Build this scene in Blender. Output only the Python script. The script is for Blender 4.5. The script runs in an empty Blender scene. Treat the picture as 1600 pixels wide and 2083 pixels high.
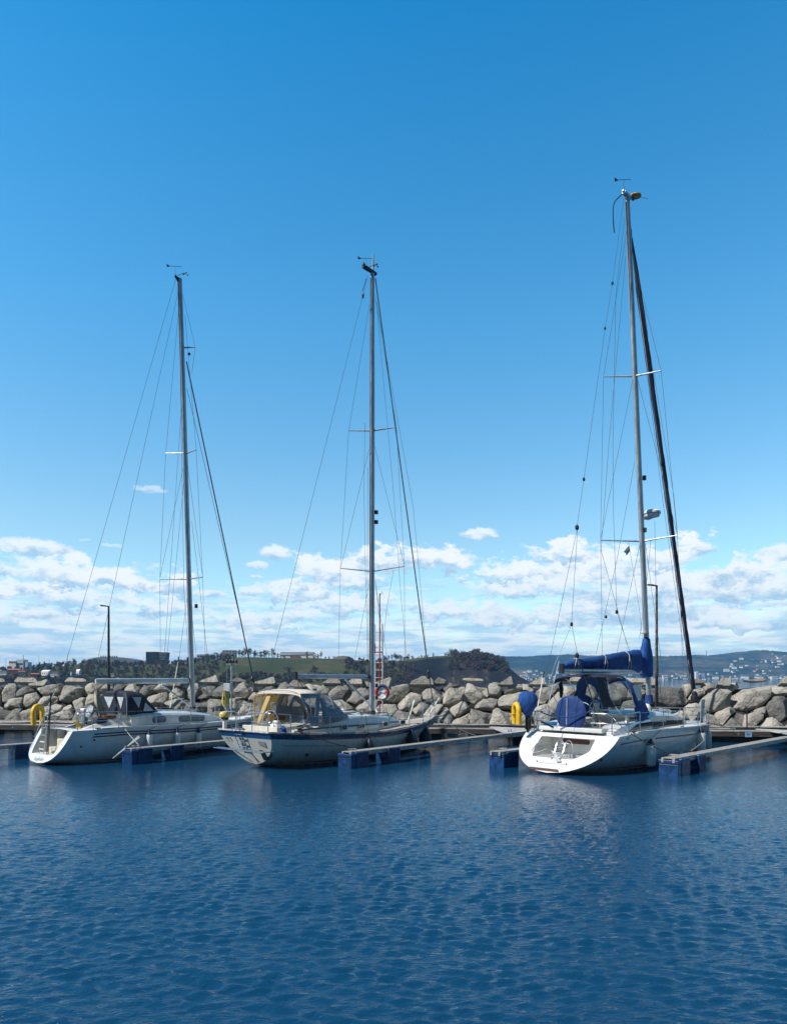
import bpy, bmesh, math, random
import numpy as np
from mathutils import Vector, noise, Matrix
from math import sin, cos, pi, radians, atan2, hypot

R = random.Random(7)
scene = bpy.context.scene
COL = scene.collection

# ---------------------------------------------------------------- camera, sky, sun, exposure
FPX, HZ, CXP, CAMH = 1400.0, 1382.0, 800.0, 2.9      # focal length etc. measured on the 1600 px wide photograph
cam = bpy.data.cameras.new('camera'); camo = bpy.data.objects.new('camera', cam); COL.objects.link(camo)
cam.sensor_fit = 'HORIZONTAL'; cam.sensor_width = 36; cam.lens = 36 * FPX / 1600
cam.shift_y = (HZ - 2083 / 2) / 1600
cam.clip_start = 0.1; cam.clip_end = 12000
camo.location = (0, 0, CAMH); camo.rotation_euler = (radians(90), 0, 0)
scene.camera = camo
scene.view_settings.view_transform = 'Standard'; scene.view_settings.look = 'None'
scene.view_settings.exposure = 0.35; scene.view_settings.gamma = 1.0
scene.cycles.use_denoising = True
scene.cycles.max_bounces = 8; scene.cycles.transparent_max_bounces = 16
scene.cycles.volume_bounces = 0
scene.cycles.caustics_reflective = False; scene.cycles.caustics_refractive = False

SUN_DIR = Vector((-0.90, -0.42, 0)).normalized()
SUN_EL = radians(47)
sd = Vector((SUN_DIR.x * cos(SUN_EL), SUN_DIR.y * cos(SUN_EL), sin(SUN_EL)))
sl = bpy.data.lights.new('sun', 'SUN'); sl.energy = 4.9; sl.angle = radians(0.5); sl.color = (1, .95, .88)
so = bpy.data.objects.new('sun', sl); COL.objects.link(so)
so.rotation_euler = sd.to_track_quat('Z', 'Y').to_euler(); so.location = (-30, -20, 40)

world = bpy.data.worlds.new("World"); scene.world = world; world.use_nodes = True
SKY_STR = 0.094


class NT:
    """small helper to write node trees"""
    def __init__(s, tree): s.t = tree; s.n = tree.nodes; s.l = tree.links
    def node(s, typ, **kw):
        n = s.n.new(typ)
        for k, v in kw.items(): setattr(n, k, v)
        return n
    def put(s, sock, v):
        if isinstance(v, bpy.types.NodeSocket): s.l.new(v, sock)
        elif v is not None: sock.default_value = v
    def math(s, op, a, b=None, c=None, clamp=False):
        n = s.node('ShaderNodeMath', operation=op, use_clamp=clamp); s.put(n.inputs[0], a)
        if b is not None: s.put(n.inputs[1], b)
        if c is not None: s.put(n.inputs[2], c)
        return n.outputs[0]
    def vmath(s, op, a, b=None, c=None):
        n = s.node('ShaderNodeVectorMath', operation=op); s.put(n.inputs[0], a)
        if b is not None: s.put(n.inputs[1], b)
        if c is not None: s.put(n.inputs[2], c)
        return n.outputs[1] if op in ('LENGTH', 'DOT_PRODUCT') else n.outputs[0]
    def noise(s, vec, scale, detail=4, rough=.55, dist=0, col=False):
        n = s.node('ShaderNodeTexNoise'); s.put(n.inputs['Vector'], vec)
        n.inputs['Scale'].default_value = scale; n.inputs['Detail'].default_value = detail
        n.inputs['Roughness'].default_value = rough; n.inputs['Distortion'].default_value = dist
        return n.outputs[1] if col else n.outputs[0]
    def maprange(s, v, a, b, c=0., d=1., smooth=True):
        n = s.node('ShaderNodeMapRange', interpolation_type='SMOOTHSTEP' if smooth else 'LINEAR')
        s.put(n.inputs[0], v)
        for i, q in enumerate((a, b, c, d)): s.put(n.inputs[i + 1], q)
        return n.outputs[0]
    def mix(s, f, a, b, mode='MIX'):
        n = s.node('ShaderNodeMix', data_type='RGBA', blend_type=mode)
        s.put(n.inputs[0], f); s.put(n.inputs[6], a); s.put(n.inputs[7], b)
        return n.outputs[2]
    def ramp(s, f, stops):
        n = s.node('ShaderNodeValToRGB'); e = n.color_ramp.elements
        while len(e) < len(stops): e.new(0.5)
        for k, (p, c) in enumerate(stops):
            e[k].position = p; e[k].color = (*c, 1) if len(c) == 3 else c
        s.put(n.inputs[0], f); return n.outputs[0]


def build_world():
    w = NT(world.node_tree); w.n.clear()
    out = w.node('ShaderNodeOutputWorld'); bg = w.node('ShaderNodeBackground')
    w.l.new(bg.outputs[0], out.inputs[0]); bg.inputs[1].default_value = SKY_STR
    sky = w.node('ShaderNodeTexSky', sky_type='NISHITA', sun_disc=False)
    sky.sun_elevation = SUN_EL
    sky.sun_rotation = atan2(sd.x, sd.y)
    sky.air_density = 1.0; sky.dust_density = 0.2; sky.ozone_density = 2.5; sky.altitude = 0
    hs = w.node('ShaderNodeHueSaturation'); w.l.new(sky.outputs[0], hs.inputs['Color'])
    hs.inputs['Saturation'].default_value = 1.12; hs.inputs['Hue'].default_value = .492
    tc = w.node('ShaderNodeTexCoord'); d = tc.outputs['Generated']
    sx = w.node('ShaderNodeSeparateXYZ'); w.l.new(d, sx.inputs[0])
    x, y, z = sx.outputs
    az = w.math('ARCTAN2', x, y)
    hh = w.math('SQRT', w.math('ADD', w.math('MULTIPLY', x, x), w.math('MULTIPLY', y, y)))
    el = w.math('ARCTAN2', z, hh)
    base = w.mix(1.0, hs.outputs[0], w.ramp(w.maprange(el, 0., .8, 0, 1, False),
        [(0, (1.6, 1.70, 1.55)), (.25, (1.6, 1.66, 1.52)), (.6, (.85, 1.76, 1.9)), (1, (.16, 1.55, 1.95))]), 'MULTIPLY')
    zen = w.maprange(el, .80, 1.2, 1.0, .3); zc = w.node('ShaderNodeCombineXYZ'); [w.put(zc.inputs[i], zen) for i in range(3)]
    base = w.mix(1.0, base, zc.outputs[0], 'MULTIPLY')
    cmb = w.node('ShaderNodeCombineXYZ'); w.put(cmb.inputs[0], az); w.put(cmb.inputs[1], w.math('MULTIPLY', el, 1.5))
    p0 = cmb.outputs[0]
    n1 = w.noise(p0, 24, 3, .5, 0, True); n2 = w.noise(p0, 75, 6, .62, 0, True)
    wv = w.vmath('ADD', w.vmath('MULTIPLY', w.vmath('SUBTRACT', n1, (.5, .5, .5)), (.055, .045, 0)),
                 w.vmath('MULTIPLY', w.vmath('SUBTRACT', n2, (.5, .5, .5)), (.030, .034, 0)))
    cmb2 = w.node('ShaderNodeCombineXYZ'); w.put(cmb2.inputs[0], az); w.put(cmb2.inputs[1], el)
    p = w.vmath('ADD', cmb2.outputs[0], wv)
    psm = w.vmath('ADD', cmb2.outputs[0], w.vmath('MULTIPLY', w.vmath('SUBTRACT', n2, (.5, .5, .5)), (.016, .013, 0)))
    puff = w.noise(p0, 42, 5, .6)
    ero = w.math('MULTIPLY', w.math('SUBTRACT', w.noise(w.vmath('MULTIPLY', p0, (1, 1.7, 1)), 17, 6, .62), .47), 3.6)
    K = 1.0 / SKY_STR
    K *= .79; lit = (.98 * K, 1.04 * K, 1.07 * K, 1); dark = (.42 * K, .66 * K, .88 * K, 1); mid = (.50 * K, .76 * K, .98 * K, 1)
    # low veils of streaky cloud towards the horizon
    stc = w.node('ShaderNodeCombineXYZ'); w.put(stc.inputs[0], az); w.put(stc.inputs[1], w.math('MULTIPLY', el, 6.5))
    st = w.noise(w.vmath('ADD', stc.outputs[0], wv), 9, 7, .6)
    cov = w.ramp(w.maprange(el, 0, .24, 0, 1, False), [(0, (.58,) * 3), (.3, (.50,) * 3), (.62, (.27,) * 3), (.8, (.05,) * 3), (1, (0,) * 3)])
    a0 = w.maprange(w.math('ADD', w.math('MULTIPLY', st, .8), cov), .68, .98, 0, .93)
    a0 = w.math('MULTIPLY', a0, w.maprange(y, -.1, .35, .15, 1))
    st2 = w.noise(w.vmath('ADD', stc.outputs[0], (0, .045, 0)), 12, 6, .6)
    veil = w.mix(w.maprange(st2, .42, .58), mid, lit)
    col = w.mix(a0, base, veil)
    # cumulus: (centre x, y, half width, half height) as seen on the photograph, turned into azimuth and elevation
    cl = [(305, 997, 30, 8, .55), (172, 1101, 12, 4, .4), (228, 1112, 18, 5, .5), (975, 1090, 37, 14, .95),
          (470, 1262, 60, 22, .7), (560, 1262, 90, 24, .7), (950, 1245, 130, 26, .8), (1100, 1262, 160, 26, .75), (1500, 1265, 150, 26, .8),
          (40, 1255, 60, 20, .6), (200, 1265, 110, 18, .6), (140, 1225, 150, 28, .8), (330, 1236, 80, 22, .8), (700, 1232, 110, 26, .8), (1290, 1240, 150, 34, .85),
          (800, 1150, 110, 32, .9), (1230, 1168, 170, 48, .95), (1350, 1205, 190, 48, .9), (1560, 1196, 130, 46, .9), (1090, 1200, 130, 34, .9),
          (130, 1170, 200, 34, .92), (640, 1165, 52, 32, .95), (700, 1180, 90, 32, .9), (870, 1143, 92, 30, .97), (760, 1140, 40, 22, .9), (600, 1208, 70, 22, .9),
          (560, 1128, 32, 18, .95), (522, 1152, 22, 10, .8), (522, 1175, 14, 6, .6), (512, 1206, 26, 14, .9),
          (1040, 1170, 92, 28, .97), (1145, 1130, 82, 24, .96), (1400, 1124, 54, 28, .98), (1330, 1145, 70, 24, .9), (1590, 1128, 44, 18, .95), (1500, 1175, 60, 30, .9),
          (60, 1117, 68, 18, .95), (215, 1182, 110, 26, .95), (48, 1208, 62, 24, .95), (360, 1193, 46, 30, .95), (285, 1190, 50, 22, .95), (422, 1210, 34, 9, .8), (75, 1252, 42, 10, .9)]
    for k, (cx, cy, rx, ry, op) in enumerate(cl):
        a = atan2(cx - CXP, FPX); e = atan2(HZ - cy, hypot(FPX, cx - CXP))
        ra, re = rx / FPX * 1.08, ry / FPX * 1.12
        q = w.vmath('MULTIPLY', w.vmath('SUBTRACT', p if ry > 19 else psm, (a, e, 0)), (1 / ra, 1 / re, 0))
        s = w.node('ShaderNodeSeparateXYZ'); w.l.new(q, s.inputs[0])
        vy = w.math('MAXIMUM', s.outputs[1], w.math('MULTIPLY', s.outputs[1], -1.9))
        r2 = w.math('ADD', w.math('MULTIPLY', s.outputs[0], s.outputs[0]), w.math('MULTIPLY', vy, vy))
        al = w.maprange(w.math('ADD', r2, ero), 1.2, .5, 0, op) if ry > 19 else w.maprange(r2, 1.25, .45, 0, op * .9)
        sh = w.maprange(w.math('ADD', s.outputs[1], w.math('MULTIPLY', puff, 2.2)), .55, 1.5)
        col = w.mix(al, col, w.mix(sh, dark, lit))
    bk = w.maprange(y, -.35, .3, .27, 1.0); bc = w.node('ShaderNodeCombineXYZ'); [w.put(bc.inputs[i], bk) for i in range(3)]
    col = w.mix(1.0, col, bc.outputs[0], 'MULTIPLY')      # added dimming of the sky behind the camera, weakens fill on shaded hulls
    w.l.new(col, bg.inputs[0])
    world.cycles.sampling_method = 'MANUAL'; world.cycles.sample_map_resolution = 512


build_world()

# ---------------------------------------------------------------- objects, parts, tags
def tag(o, label=None, cat=None, group=None, kind=None):
    if label: o['label'] = label
    if cat: o['category'] = cat
    if group: o['group'] = group
    if kind: o['kind'] = kind
    return o

def empty(name, loc=(0, 0, 0), rz=0.0, label=None, cat=None, group=None, root=None):
    o = bpy.data.objects.new(name, None); COL.objects.link(o); o.location = loc; o.rotation_euler = (0, 0, rz)
    o.empty_display_size = .2
    return tag(o, label, cat, group)


class MB:
    """collects faces, then links them as one mesh object"""
    def __init__(s): s.v = []; s.f = []; s.m = []
    def add(s, vs, fs, mi=0):
        b = len(s.v); s.v += [tuple(v) for v in vs]; s.f += [tuple(i + b for i in f) for f in fs]; s.m += [mi] * len(fs); return s
    def box(s, c, d, rz=0., mi=0, M=None, taper=1.):
        x, y, z = d[0] / 2, d[1] / 2, d[2] / 2; vs = []
        for k in (-1, 1):
            t = taper if k > 0 else 1.
            for i, j in ((-1, -1), (1, -1), (1, 1), (-1, 1)):
                v = Vector((i * x * t, j * y * t, k * z))
                if M is not None: v = M @ v
                v = Vector((v.x * cos(rz) - v.y * sin(rz), v.x * sin(rz) + v.y * cos(rz), v.z))
                vs.append(v + Vector(c))
        return s.add(vs, [(0, 3, 2, 1), (4, 5, 6, 7), (0, 1, 5, 4), (1, 2, 6, 5), (2, 3, 7, 6), (3, 0, 4, 7)], mi)
    def tube(s, pts, r, n=8, mi=0, caps=True, flat=1.0, closed=False):
        pts = [Vector(p) for p in pts]; N = len(pts)
        rs = r if isinstance(r, (list, tuple)) else [r] * N
        vs = []; up = None
        for i, p in enumerate(pts):
            if closed: d = pts[(i + 1) % N] - pts[i - 1]
            else: d = pts[min(i + 1, N - 1)] - pts[max(i - 1, 0)]
            if d.length < 1e-9: d = Vector((0, 0, 1))
            d.normalize()
            if up is None: up = Vector((0, 0, 1)) if abs(d.z) < .9 else Vector((1, 0, 0))
            a = d.cross(up)
            if a.length < 1e-4: a = d.cross(Vector((0, 1, 0)))
            a.normalize(); b = a.cross(d).normalized(); up = b
            for k in range(n):
                t = 2 * pi * k / n
                vs.append(p + a * cos(t) * rs[i] * flat + b * sin(t) * rs[i])
        fs = []
        for i in range(N if closed else N - 1):
            j = (i + 1) % N
            for k in range(n):
                fs.append((i * n + k, i * n + (k + 1) % n, j * n + (k + 1) % n, j * n + k))
        if caps and not closed:
            fs.append(tuple(range(n))[::-1]); fs.append(tuple((N - 1) * n + k for k in range(n)))
        return s.add(vs, fs, mi)
    def grid(s, rows, mi=0, skip=None, close=False):
        n = len(rows[0]); vs = [v for r in rows for v in r]; fs = []
        for i in range(len(rows) - 1):
            for j in range(n if close else n - 1):
                if skip and skip(i, j): continue
                k = (j + 1) % n
                fs.append((i * n + j, i * n + k, (i + 1) * n + k, (i + 1) * n + j))
        return s.add(vs, fs, mi)
    def poly(s, pts, mi=0): return s.add(pts, [tuple(range(len(pts)))], mi)
    def prism(s, pts, off, mi=0):
        n = len(pts); off = Vector(off); vs = [Vector(p) for p in pts] + [Vector(p) + off for p in pts]
        fs = [tuple(range(n))[::-1], tuple(range(n, 2 * n))] + [(i, (i + 1) % n, n + (i + 1) % n, n + i) for i in range(n)]
        return s.add(vs, fs, mi)
    def lathe(s, prof, c=(0, 0, 0), n=16, M=None, mi=0):
        rows = []
        for r, z in prof:
            row = []
            for k in range(n):
                v = Vector((r * cos(2 * pi * k / n), r * sin(2 * pi * k / n), z))
                if M is not None: v = M @ v
                row.append(v + Vector(c))
            rows.append(row)
        s.grid(rows, mi, close=True)
        s.poly(rows[0][::-1], mi); s.poly(rows[-1], mi); return s
    def build(s, name, mats, parent=None, smooth=False, label=None, bevel=0., thick=0., fix=True, angle=40):
        me = bpy.data.meshes.new(name); me.from_pydata(s.v, [], s.f)
        if not isinstance(mats, (list, tuple)): mats = [mats]
        for m in mats: me.materials.append(m)
        me.polygons.foreach_set('material_index', s.m)
        bm = bmesh.new(); bm.from_mesh(me)
        if fix:
            bmesh.ops.remove_doubles(bm, verts=bm.verts, dist=1e-5)
            bmesh.ops.recalc_face_normals(bm, faces=bm.faces)
        bm.to_mesh(me); bm.free()
        o = bpy.data.objects.new(name, me); COL.objects.link(o)
        if smooth:
            me.polygons.foreach_set('use_smooth', [True] * len(me.polygons))
            try: me.set_sharp_from_angle(angle=radians(angle))
            except Exception: pass
        if thick:
            md = o.modifiers.new('thick', 'SOLIDIFY'); md.thickness = thick; md.offset = 0
        if bevel:
            md = o.modifiers.new('bevel', 'BEVEL'); md.width = bevel; md.segments = 2; md.limit_method = 'ANGLE'
        if parent: o.parent = parent
        if label: o['label'] = label
        me.update(); return o

# ---------------------------------------------------------------- materials
def mat(name, col, rough=.5, metal=0., var=.12, vscale=6., bump=0., bscale=30., spec=.5, coat=0., col2=None, detail=5, stretch=None, emit=None, v0=.4, v1=.62):
    m = bpy.data.materials.new(name); m.use_nodes = True; t = NT(m.node_tree); b = m.node_tree.nodes['Principled BSDF']
    tc = t.node('ShaderNodeTexCoord'); v = tc.outputs['Object']
    if stretch: v = t.vmath('MULTIPLY', v, stretch)
    c2 = col2 if col2 else tuple(c * (1 - var * 2.2) for c in col)
    f = t.maprange(t.noise(v, vscale, detail, .6), v0, v1)
    t.put(b.inputs['Base Color'], t.mix(f, (*c2, 1), (*col, 1)))
    t.put(b.inputs['Roughness'], t.maprange(t.noise(v, vscale * 2.3, 3), .3, .7, max(rough - .08, .02), min(rough + .1, 1)))
    b.inputs['Metallic'].default_value = metal; b.inputs['Specular IOR Level'].default_value = spec
    b.inputs['Coat Weight'].default_value = coat; b.inputs['Coat Roughness'].default_value = .08
    if bump:
        bn = t.node('ShaderNodeBump'); bn.inputs['Strength'].default_value = 1; bn.inputs['Distance'].default_value = bump
        t.l.new(t.noise(v, bscale, 6, .6), bn.inputs['Height']); t.l.new(bn.outputs[0], b.inputs['Normal'])
    return m

M = {}
M['gelcoat'] = mat('gelcoat', (.64, .645, .635), .22, var=.05, vscale=2.5, coat=.6, stretch=(1, 1, .35))
M['gelcoat_cream'] = mat('gelcoat_cream', (.60, .59, .53), .25, var=.05, vscale=2.5, coat=.5, stretch=(1, 1, .35))
M['deck_white'] = mat('deck_white', (.61, .615, .60), .6, var=.06, vscale=5)
M['beige'] = mat('beige', (.58, .53, .40), .6, var=.08)
M['deck_tan'] = mat('deck_tan', (.46, .40, .34), .7, var=.12, vscale=12, stretch=(1, 8, 1))
M['antifoul'] = mat('antifoul', (.012, .02, .045), .5, var=.2)
M['navy'] = mat('navy', (.010, .035, .095), .25, var=.03, coat=.4)
M['blue_band'] = mat('blue_band', (.012, .08, .22), .25, var=.03, coat=.4)
M['stripe_dark'] = mat('stripe_dark', (.03, .012, .022), .35, var=.1)
M['stripe_navy'] = mat('stripe_navy', (.01, .018, .09), .35, var=.1)
M['alu'] = mat('alu', (.42, .46, .50), .38, .55, var=.12, vscale=3, stretch=(3, 3, .6))
M['alu_pale'] = mat('alu_pale', (.62, .64, .64), .4, .35, var=.08, vscale=3)
M['steel'] = mat('steel', (.62, .64, .66), .22, .9, var=.1, vscale=20)
M['wire'] = mat('wire', (.10, .13, .16), .4, .4, var=.1)
M['black'] = mat('black', (.014, .015, .018), .45, var=.2)
M['dark_grey'] = mat('dark_grey', (.06, .07, .08), .55, var=.2)
M['grey'] = mat('grey', (.28, .31, .34), .5, var=.12)
M['pale_grey'] = mat('pale_grey', (.52, .56, .60), .5, var=.08)
M['sail_blue'] = mat('sail_blue', (.003, .065, .27), .8, var=.10, vscale=2, bump=.09, bscale=3.2, stretch=(2.2, 1, .7))
M['cover_blue'] = mat('cover_blue', (.003, .034, .16), .75, var=.08, vscale=2, bump=.05, bscale=3, stretch=(1, 2.4, .6))
M['navy_canvas'] = mat('navy_canvas', (.008, .013, .035), .75, var=.25, vscale=10, bump=.01)
M['genoa_navy'] = mat('genoa_navy', (.006, .010, .040), .6, var=.35, vscale=14, bump=.02, stretch=(1, 1, .3))
M['grey_canvas'] = mat('grey_canvas', (.22, .28, .35), .8, var=.12, vscale=10, bump=.01)
M['white_cloth'] = mat('white_cloth', (.74, .73, .68), .8, var=.08, vscale=8, bump=.02, bscale=6)
M['rope_white'] = mat('rope_white', (.62, .60, .54), .8, var=.2, vscale=40, bump=.004, bscale=90)
M['rope_dark'] = mat('rope_dark', (.02, .022, .03), .8, var=.2, vscale=40)
M['rope_yellow'] = mat('rope_yellow', (.62, .58, .14), .8, var=.2, vscale=40)
M['yellow'] = mat('yellow', (.80, .46, .01), .5, var=.1, vscale=10)
M['ochre'] = mat('ochre', (.55, .36, .05), .6, var=.2, vscale=10)
M['lemon'] = mat('lemon', (.72, .58, .16), .5, var=.1, vscale=10)
M['float_blue'] = mat('float_blue', (.004, .05, .17), .42, var=.25, vscale=4, bump=.006, bscale=12)
M['galv'] = mat('galv', (.42, .45, .47), .5, .5, var=.2, vscale=9)
M['weathered'] = mat('weathered', (.36, .34, .31), .85, var=.2, vscale=6, bump=.006, bscale=60, stretch=(1, 10, 10))
M['pontoon_dark'] = mat('pontoon_dark', (.022, .019, .018), .8, var=.25, vscale=8, stretch=(1, 6, 6), bump=.006)
M['pontoon_side'] = mat('pontoon_side', (.075, .062, .055), .85, var=.3, vscale=4, stretch=(.4, 4, 6), bump=.008)
M['curb'] = mat('curb', (.50, .48, .45), .8, var=.2, vscale=3, stretch=(.4, 4, 4))
M['red'] = mat('red', (.38, .015, .03), .45, var=.15)
M['red_orange'] = mat('red_orange', (.55, .06, .03), .45, var=.15)
M['wood'] = mat('wood', (.20, .08, .035), .5, var=.3, vscale=6, stretch=(1, 9, 9))
M['teak'] = mat('teak', (.14, .05, .035), .6, var=.35, vscale=10, stretch=(1, 8, 8))
M['pole_dark'] = mat('pole_dark', (.035, .037, .04), .5, .3, var=.2)
M['rusty'] = mat('rusty', (.14, .12, .10), .7, .2, var=.35, vscale=8)
M['white_paint'] = mat('white_paint', (.78, .78, .76), .35, var=.05)
M['ivory'] = mat('ivory', (.74, .76, .64), .6, var=.06)
M['tinted'] = mat('tinted', (.012, .03, .045), .08, var=.1, spec=.8)
M['teal_glass'] = mat('teal_glass', (.05, .13, .19), .1, var=.2, spec=.8)
M['sign_blue'] = mat('sign_blue', (.20, .36, .52), .5, var=.05)
M['ink_blue'] = mat('ink_blue', (.01, .03, .25), .5, var=.05)
M['ink_grey'] = mat('ink_grey', (.42, .44, .48), .4, var=.02)
M['skin_vinyl'] = mat('skin_vinyl', (.5, .55, .58), .2, var=.1)


def vinyl(name, tint, op):
    m = bpy.data.materials.new(name); m.use_nodes = True; t = NT(m.node_tree); t.n.clear()
    out = t.node('ShaderNodeOutputMaterial'); tr = t.node('ShaderNodeBsdfTransparent'); tr.inputs[0].default_value = (*tint, 1)
    pb = t.node('ShaderNodeBsdfPrincipled'); pb.inputs['Base Color'].default_value = (.35, .40, .43, 1); pb.inputs['Roughness'].default_value = .1
    tc = t.node('ShaderNodeTexCoord'); mx = t.node('ShaderNodeMixShader')
    f = t.maprange(t.noise(tc.outputs['Object'], 3, 3), .3, .7, op * .6, op * 1.3)
    t.put(mx.inputs[0], f); t.l.new(tr.outputs[0], mx.inputs[1]); t.l.new(pb.outputs[0], mx.inputs[2]); t.l.new(mx.outputs[0], out.inputs[0])
    return m
M['vinyl'] = vinyl('clear_vinyl', (.86, .90, .92), .16)
M['vinyl_dull'] = vinyl('dull_vinyl', (.7, .76, .8), .35)


def awning(name='awning_canvas', c1=(.74, .72, .66, 1), c2=(.80, .79, .76, 1), f=.42):
    m = bpy.data.materials.new(name); m.use_nodes = True; t = NT(m.node_tree); t.n.clear()
    out = t.node('ShaderNodeOutputMaterial'); a = t.node('ShaderNodeBsdfDiffuse'); b = t.node('ShaderNodeBsdfTranslucent')
    tc = t.node('ShaderNodeTexCoord'); n = t.noise(tc.outputs['Object'], 5, 4)
    t.put(a.inputs[0], t.mix(n, c1, c2)); b.inputs[0].default_value = (.82, .60, .20, 1)
    mx = t.node('ShaderNodeMixShader'); mx.inputs[0].default_value = f
    t.l.new(a.outputs[0], mx.inputs[1]); t.l.new(b.outputs[0], mx.inputs[2]); t.l.new(mx.outputs[0], out.inputs[0]); return m
M['awning'] = awning(); M['awning_yellow'] = awning('awning_yellow_canvas', (.58, .45, .20, 1), (.68, .56, .28, 1), .42)



def water_mat():
    m = bpy.data.materials.new('sea_water'); m.use_nodes = True; t = NT(m.node_tree); b = t.n['Principled BSDF']
    b.inputs['Base Color'].default_value = (.004, .040, .094, 1); b.inputs['Roughness'].default_value = .05
    b.inputs['IOR'].default_value = 1.333; b.inputs['Specular IOR Level'].default_value = .5
    g = t.node('ShaderNodeNewGeometry'); P = g.outputs['Position']
    v = t.vmath('MULTIPLY', P, (.9, 2.4, 1.))
    rip = t.noise(v, 7, 3, .55, .6); rip2 = t.noise(t.vmath('MULTIPLY', P, (1.2, 2.0, 1)), 14, 4, .6)
    h = t.math('ADD', t.math('MULTIPLY', rip, .8), t.math('MULTIPLY', rip2, .30))
    gust = t.maprange(t.noise(t.vmath('MULTIPLY', P, (1, .6, 1)), .16, 3), .35, .65, .7, 1.1)
    sy = t.node('ShaderNodeSeparateXYZ'); t.l.new(P, sy.inputs[0])
    near = t.maprange(sy.outputs[1], 9, 20, 1.3, .4)
    bn = t.node('ShaderNodeBump'); t.put(bn.inputs['Strength'], 1.0); t.put(bn.inputs['Distance'], .022)
    t.l.new(t.math('MULTIPLY', h, t.math('MULTIPLY', gust, near)), bn.inputs['Height']); t.l.new(bn.outputs[0], b.inputs['Normal'])
    return m

def rock_mat():
    m = bpy.data.materials.new('rock'); m.use_nodes = True; t = NT(m.node_tree); b = t.n['Principled BSDF']
    tc = t.node('ShaderNodeTexCoord'); oi = t.node('ShaderNodeObjectInfo'); P = t.vmath('ADD', tc.outputs['Object'], oi.outputs['Random'])
    P = t.vmath('ADD', tc.outputs['Object'], t.vmath('SCALE', (7., 3., 5.), None))
    tone = t.ramp(oi.outputs['Random'], [(0, (.15, .15, .15)), (.3, (.30, .29, .27)), (.6, (.43, .405, .365)), (.85, (.36, .35, .31)), (1, (.22, .215, .21))])
    n1 = t.maprange(t.noise(P, 1.6, 7, .65), .35, .65); n2 = t.noise(t.vmath('MULTIPLY', P, (1, 1, 3)), 5, 8, .7)
    c = t.mix(t.math('MULTIPLY', n1, .6), tone, t.mix(1., tone, (.62, .63, .62, 1), 'MULTIPLY'))
    c = t.mix(t.maprange(n2, .42, .62, 0, .6), c, t.mix(1., tone, (1.22, 1.18, 1.08, 1), 'MULTIPLY'))
    vor = t.node('ShaderNodeTexVoronoi', feature='DISTANCE_TO_EDGE'); t.put(vor.inputs['Vector'], t.vmath('ADD', P, t.vmath('SCALE', t.noise(P, 2, 4, .6, 0, True), None)))
    vor.inputs['Scale'].default_value = 1.1
    cr = t.maprange(vor.outputs[0], 0, .035, .55, 1)
    c = t.mix(1., c, t.node('ShaderNodeCombineColor').outputs[0], 'MIX') if False else t.mix(t.maprange(vor.outputs[0], 0, .03, .5, 0), c, (.06, .055, .05, 1))
    t.put(b.inputs['Base Color'], c); b.inputs['Roughness'].default_value = .88; b.inputs['Specular IOR Level'].default_value = .25
    bn = t.node('ShaderNodeBump'); bn.inputs['Distance'].default_value = .16; bn.inputs['Strength'].default_value = 1
    hgt = t.math('ADD', t.math('ADD', t.noise(P, 2.4, 8, .68), t.math('MULTIPLY', n2, .45)), t.math('MULTIPLY', cr, .25))
    t.l.new(hgt, bn.inputs['Height']); t.l.new(bn.outputs[0], b.inputs['Normal'])
    return m
M['rock'] = rock_mat()
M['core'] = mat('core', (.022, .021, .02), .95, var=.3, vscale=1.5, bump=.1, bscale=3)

def land_mat(name, stops, scale, bump=0, rough=.95, stretch=None):
    m = bpy.data.materials.new(name); m.use_nodes = True; t = NT(m.node_tree); b = t.n['Principled BSDF']
    g = t.node('ShaderNodeNewGeometry'); P = g.outputs['Position']
    if stretch: P = t.vmath('MULTIPLY', P, stretch)
    t.put(b.inputs['Base Color'], t.ramp(t.maprange(t.noise(P, scale, 8, .65), .3, .7, 0, 1, False), stops))
    b.inputs['Roughness'].default_value = rough; b.inputs['Specular IOR Level'].default_value = .1
    if bump:
        bn = t.node('ShaderNodeBump'); bn.inputs['Distance'].default_value = bump; t.l.new(t.noise(P, scale * 3, 6, .7), bn.inputs['Height']); t.l.new(bn.outputs[0], b.inputs['Normal'])
    return m
M['field'] = land_mat('field', [(0, (.028, .042, .016)), (.45, (.036, .048, .018)), (.75, (.07, .065, .03)), (1, (.18, .14, .08))], .02)
M['bare'] = mat('bare_twigs', (.13, .092, .078), .95, var=.25, vscale=.3)
M['bare_dark'] = mat('bare_twigs_dark', (.088, .072, .066), .95, var=.25, vscale=.3)
M['bushgreen'] = mat('budding_green', (.075, .085, .035), .95, var=.3, vscale=.3)
M['conifer'] = mat('conifer', (.018, .034, .020), .95, var=.3, vscale=.3)
M['trunk'] = mat('trunk', (.06, .045, .038), .9, var=.2)
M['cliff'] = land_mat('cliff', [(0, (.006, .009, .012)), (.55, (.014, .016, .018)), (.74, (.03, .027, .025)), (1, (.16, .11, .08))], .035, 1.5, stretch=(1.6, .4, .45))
M['forest_far'] = land_mat('forest_far', [(0, (.003, .012, .014)), (.4, (.012, .030, .026)), (.6, (.05, .055, .035)), (1, (.17, .12, .08))], .006, 6)

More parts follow.
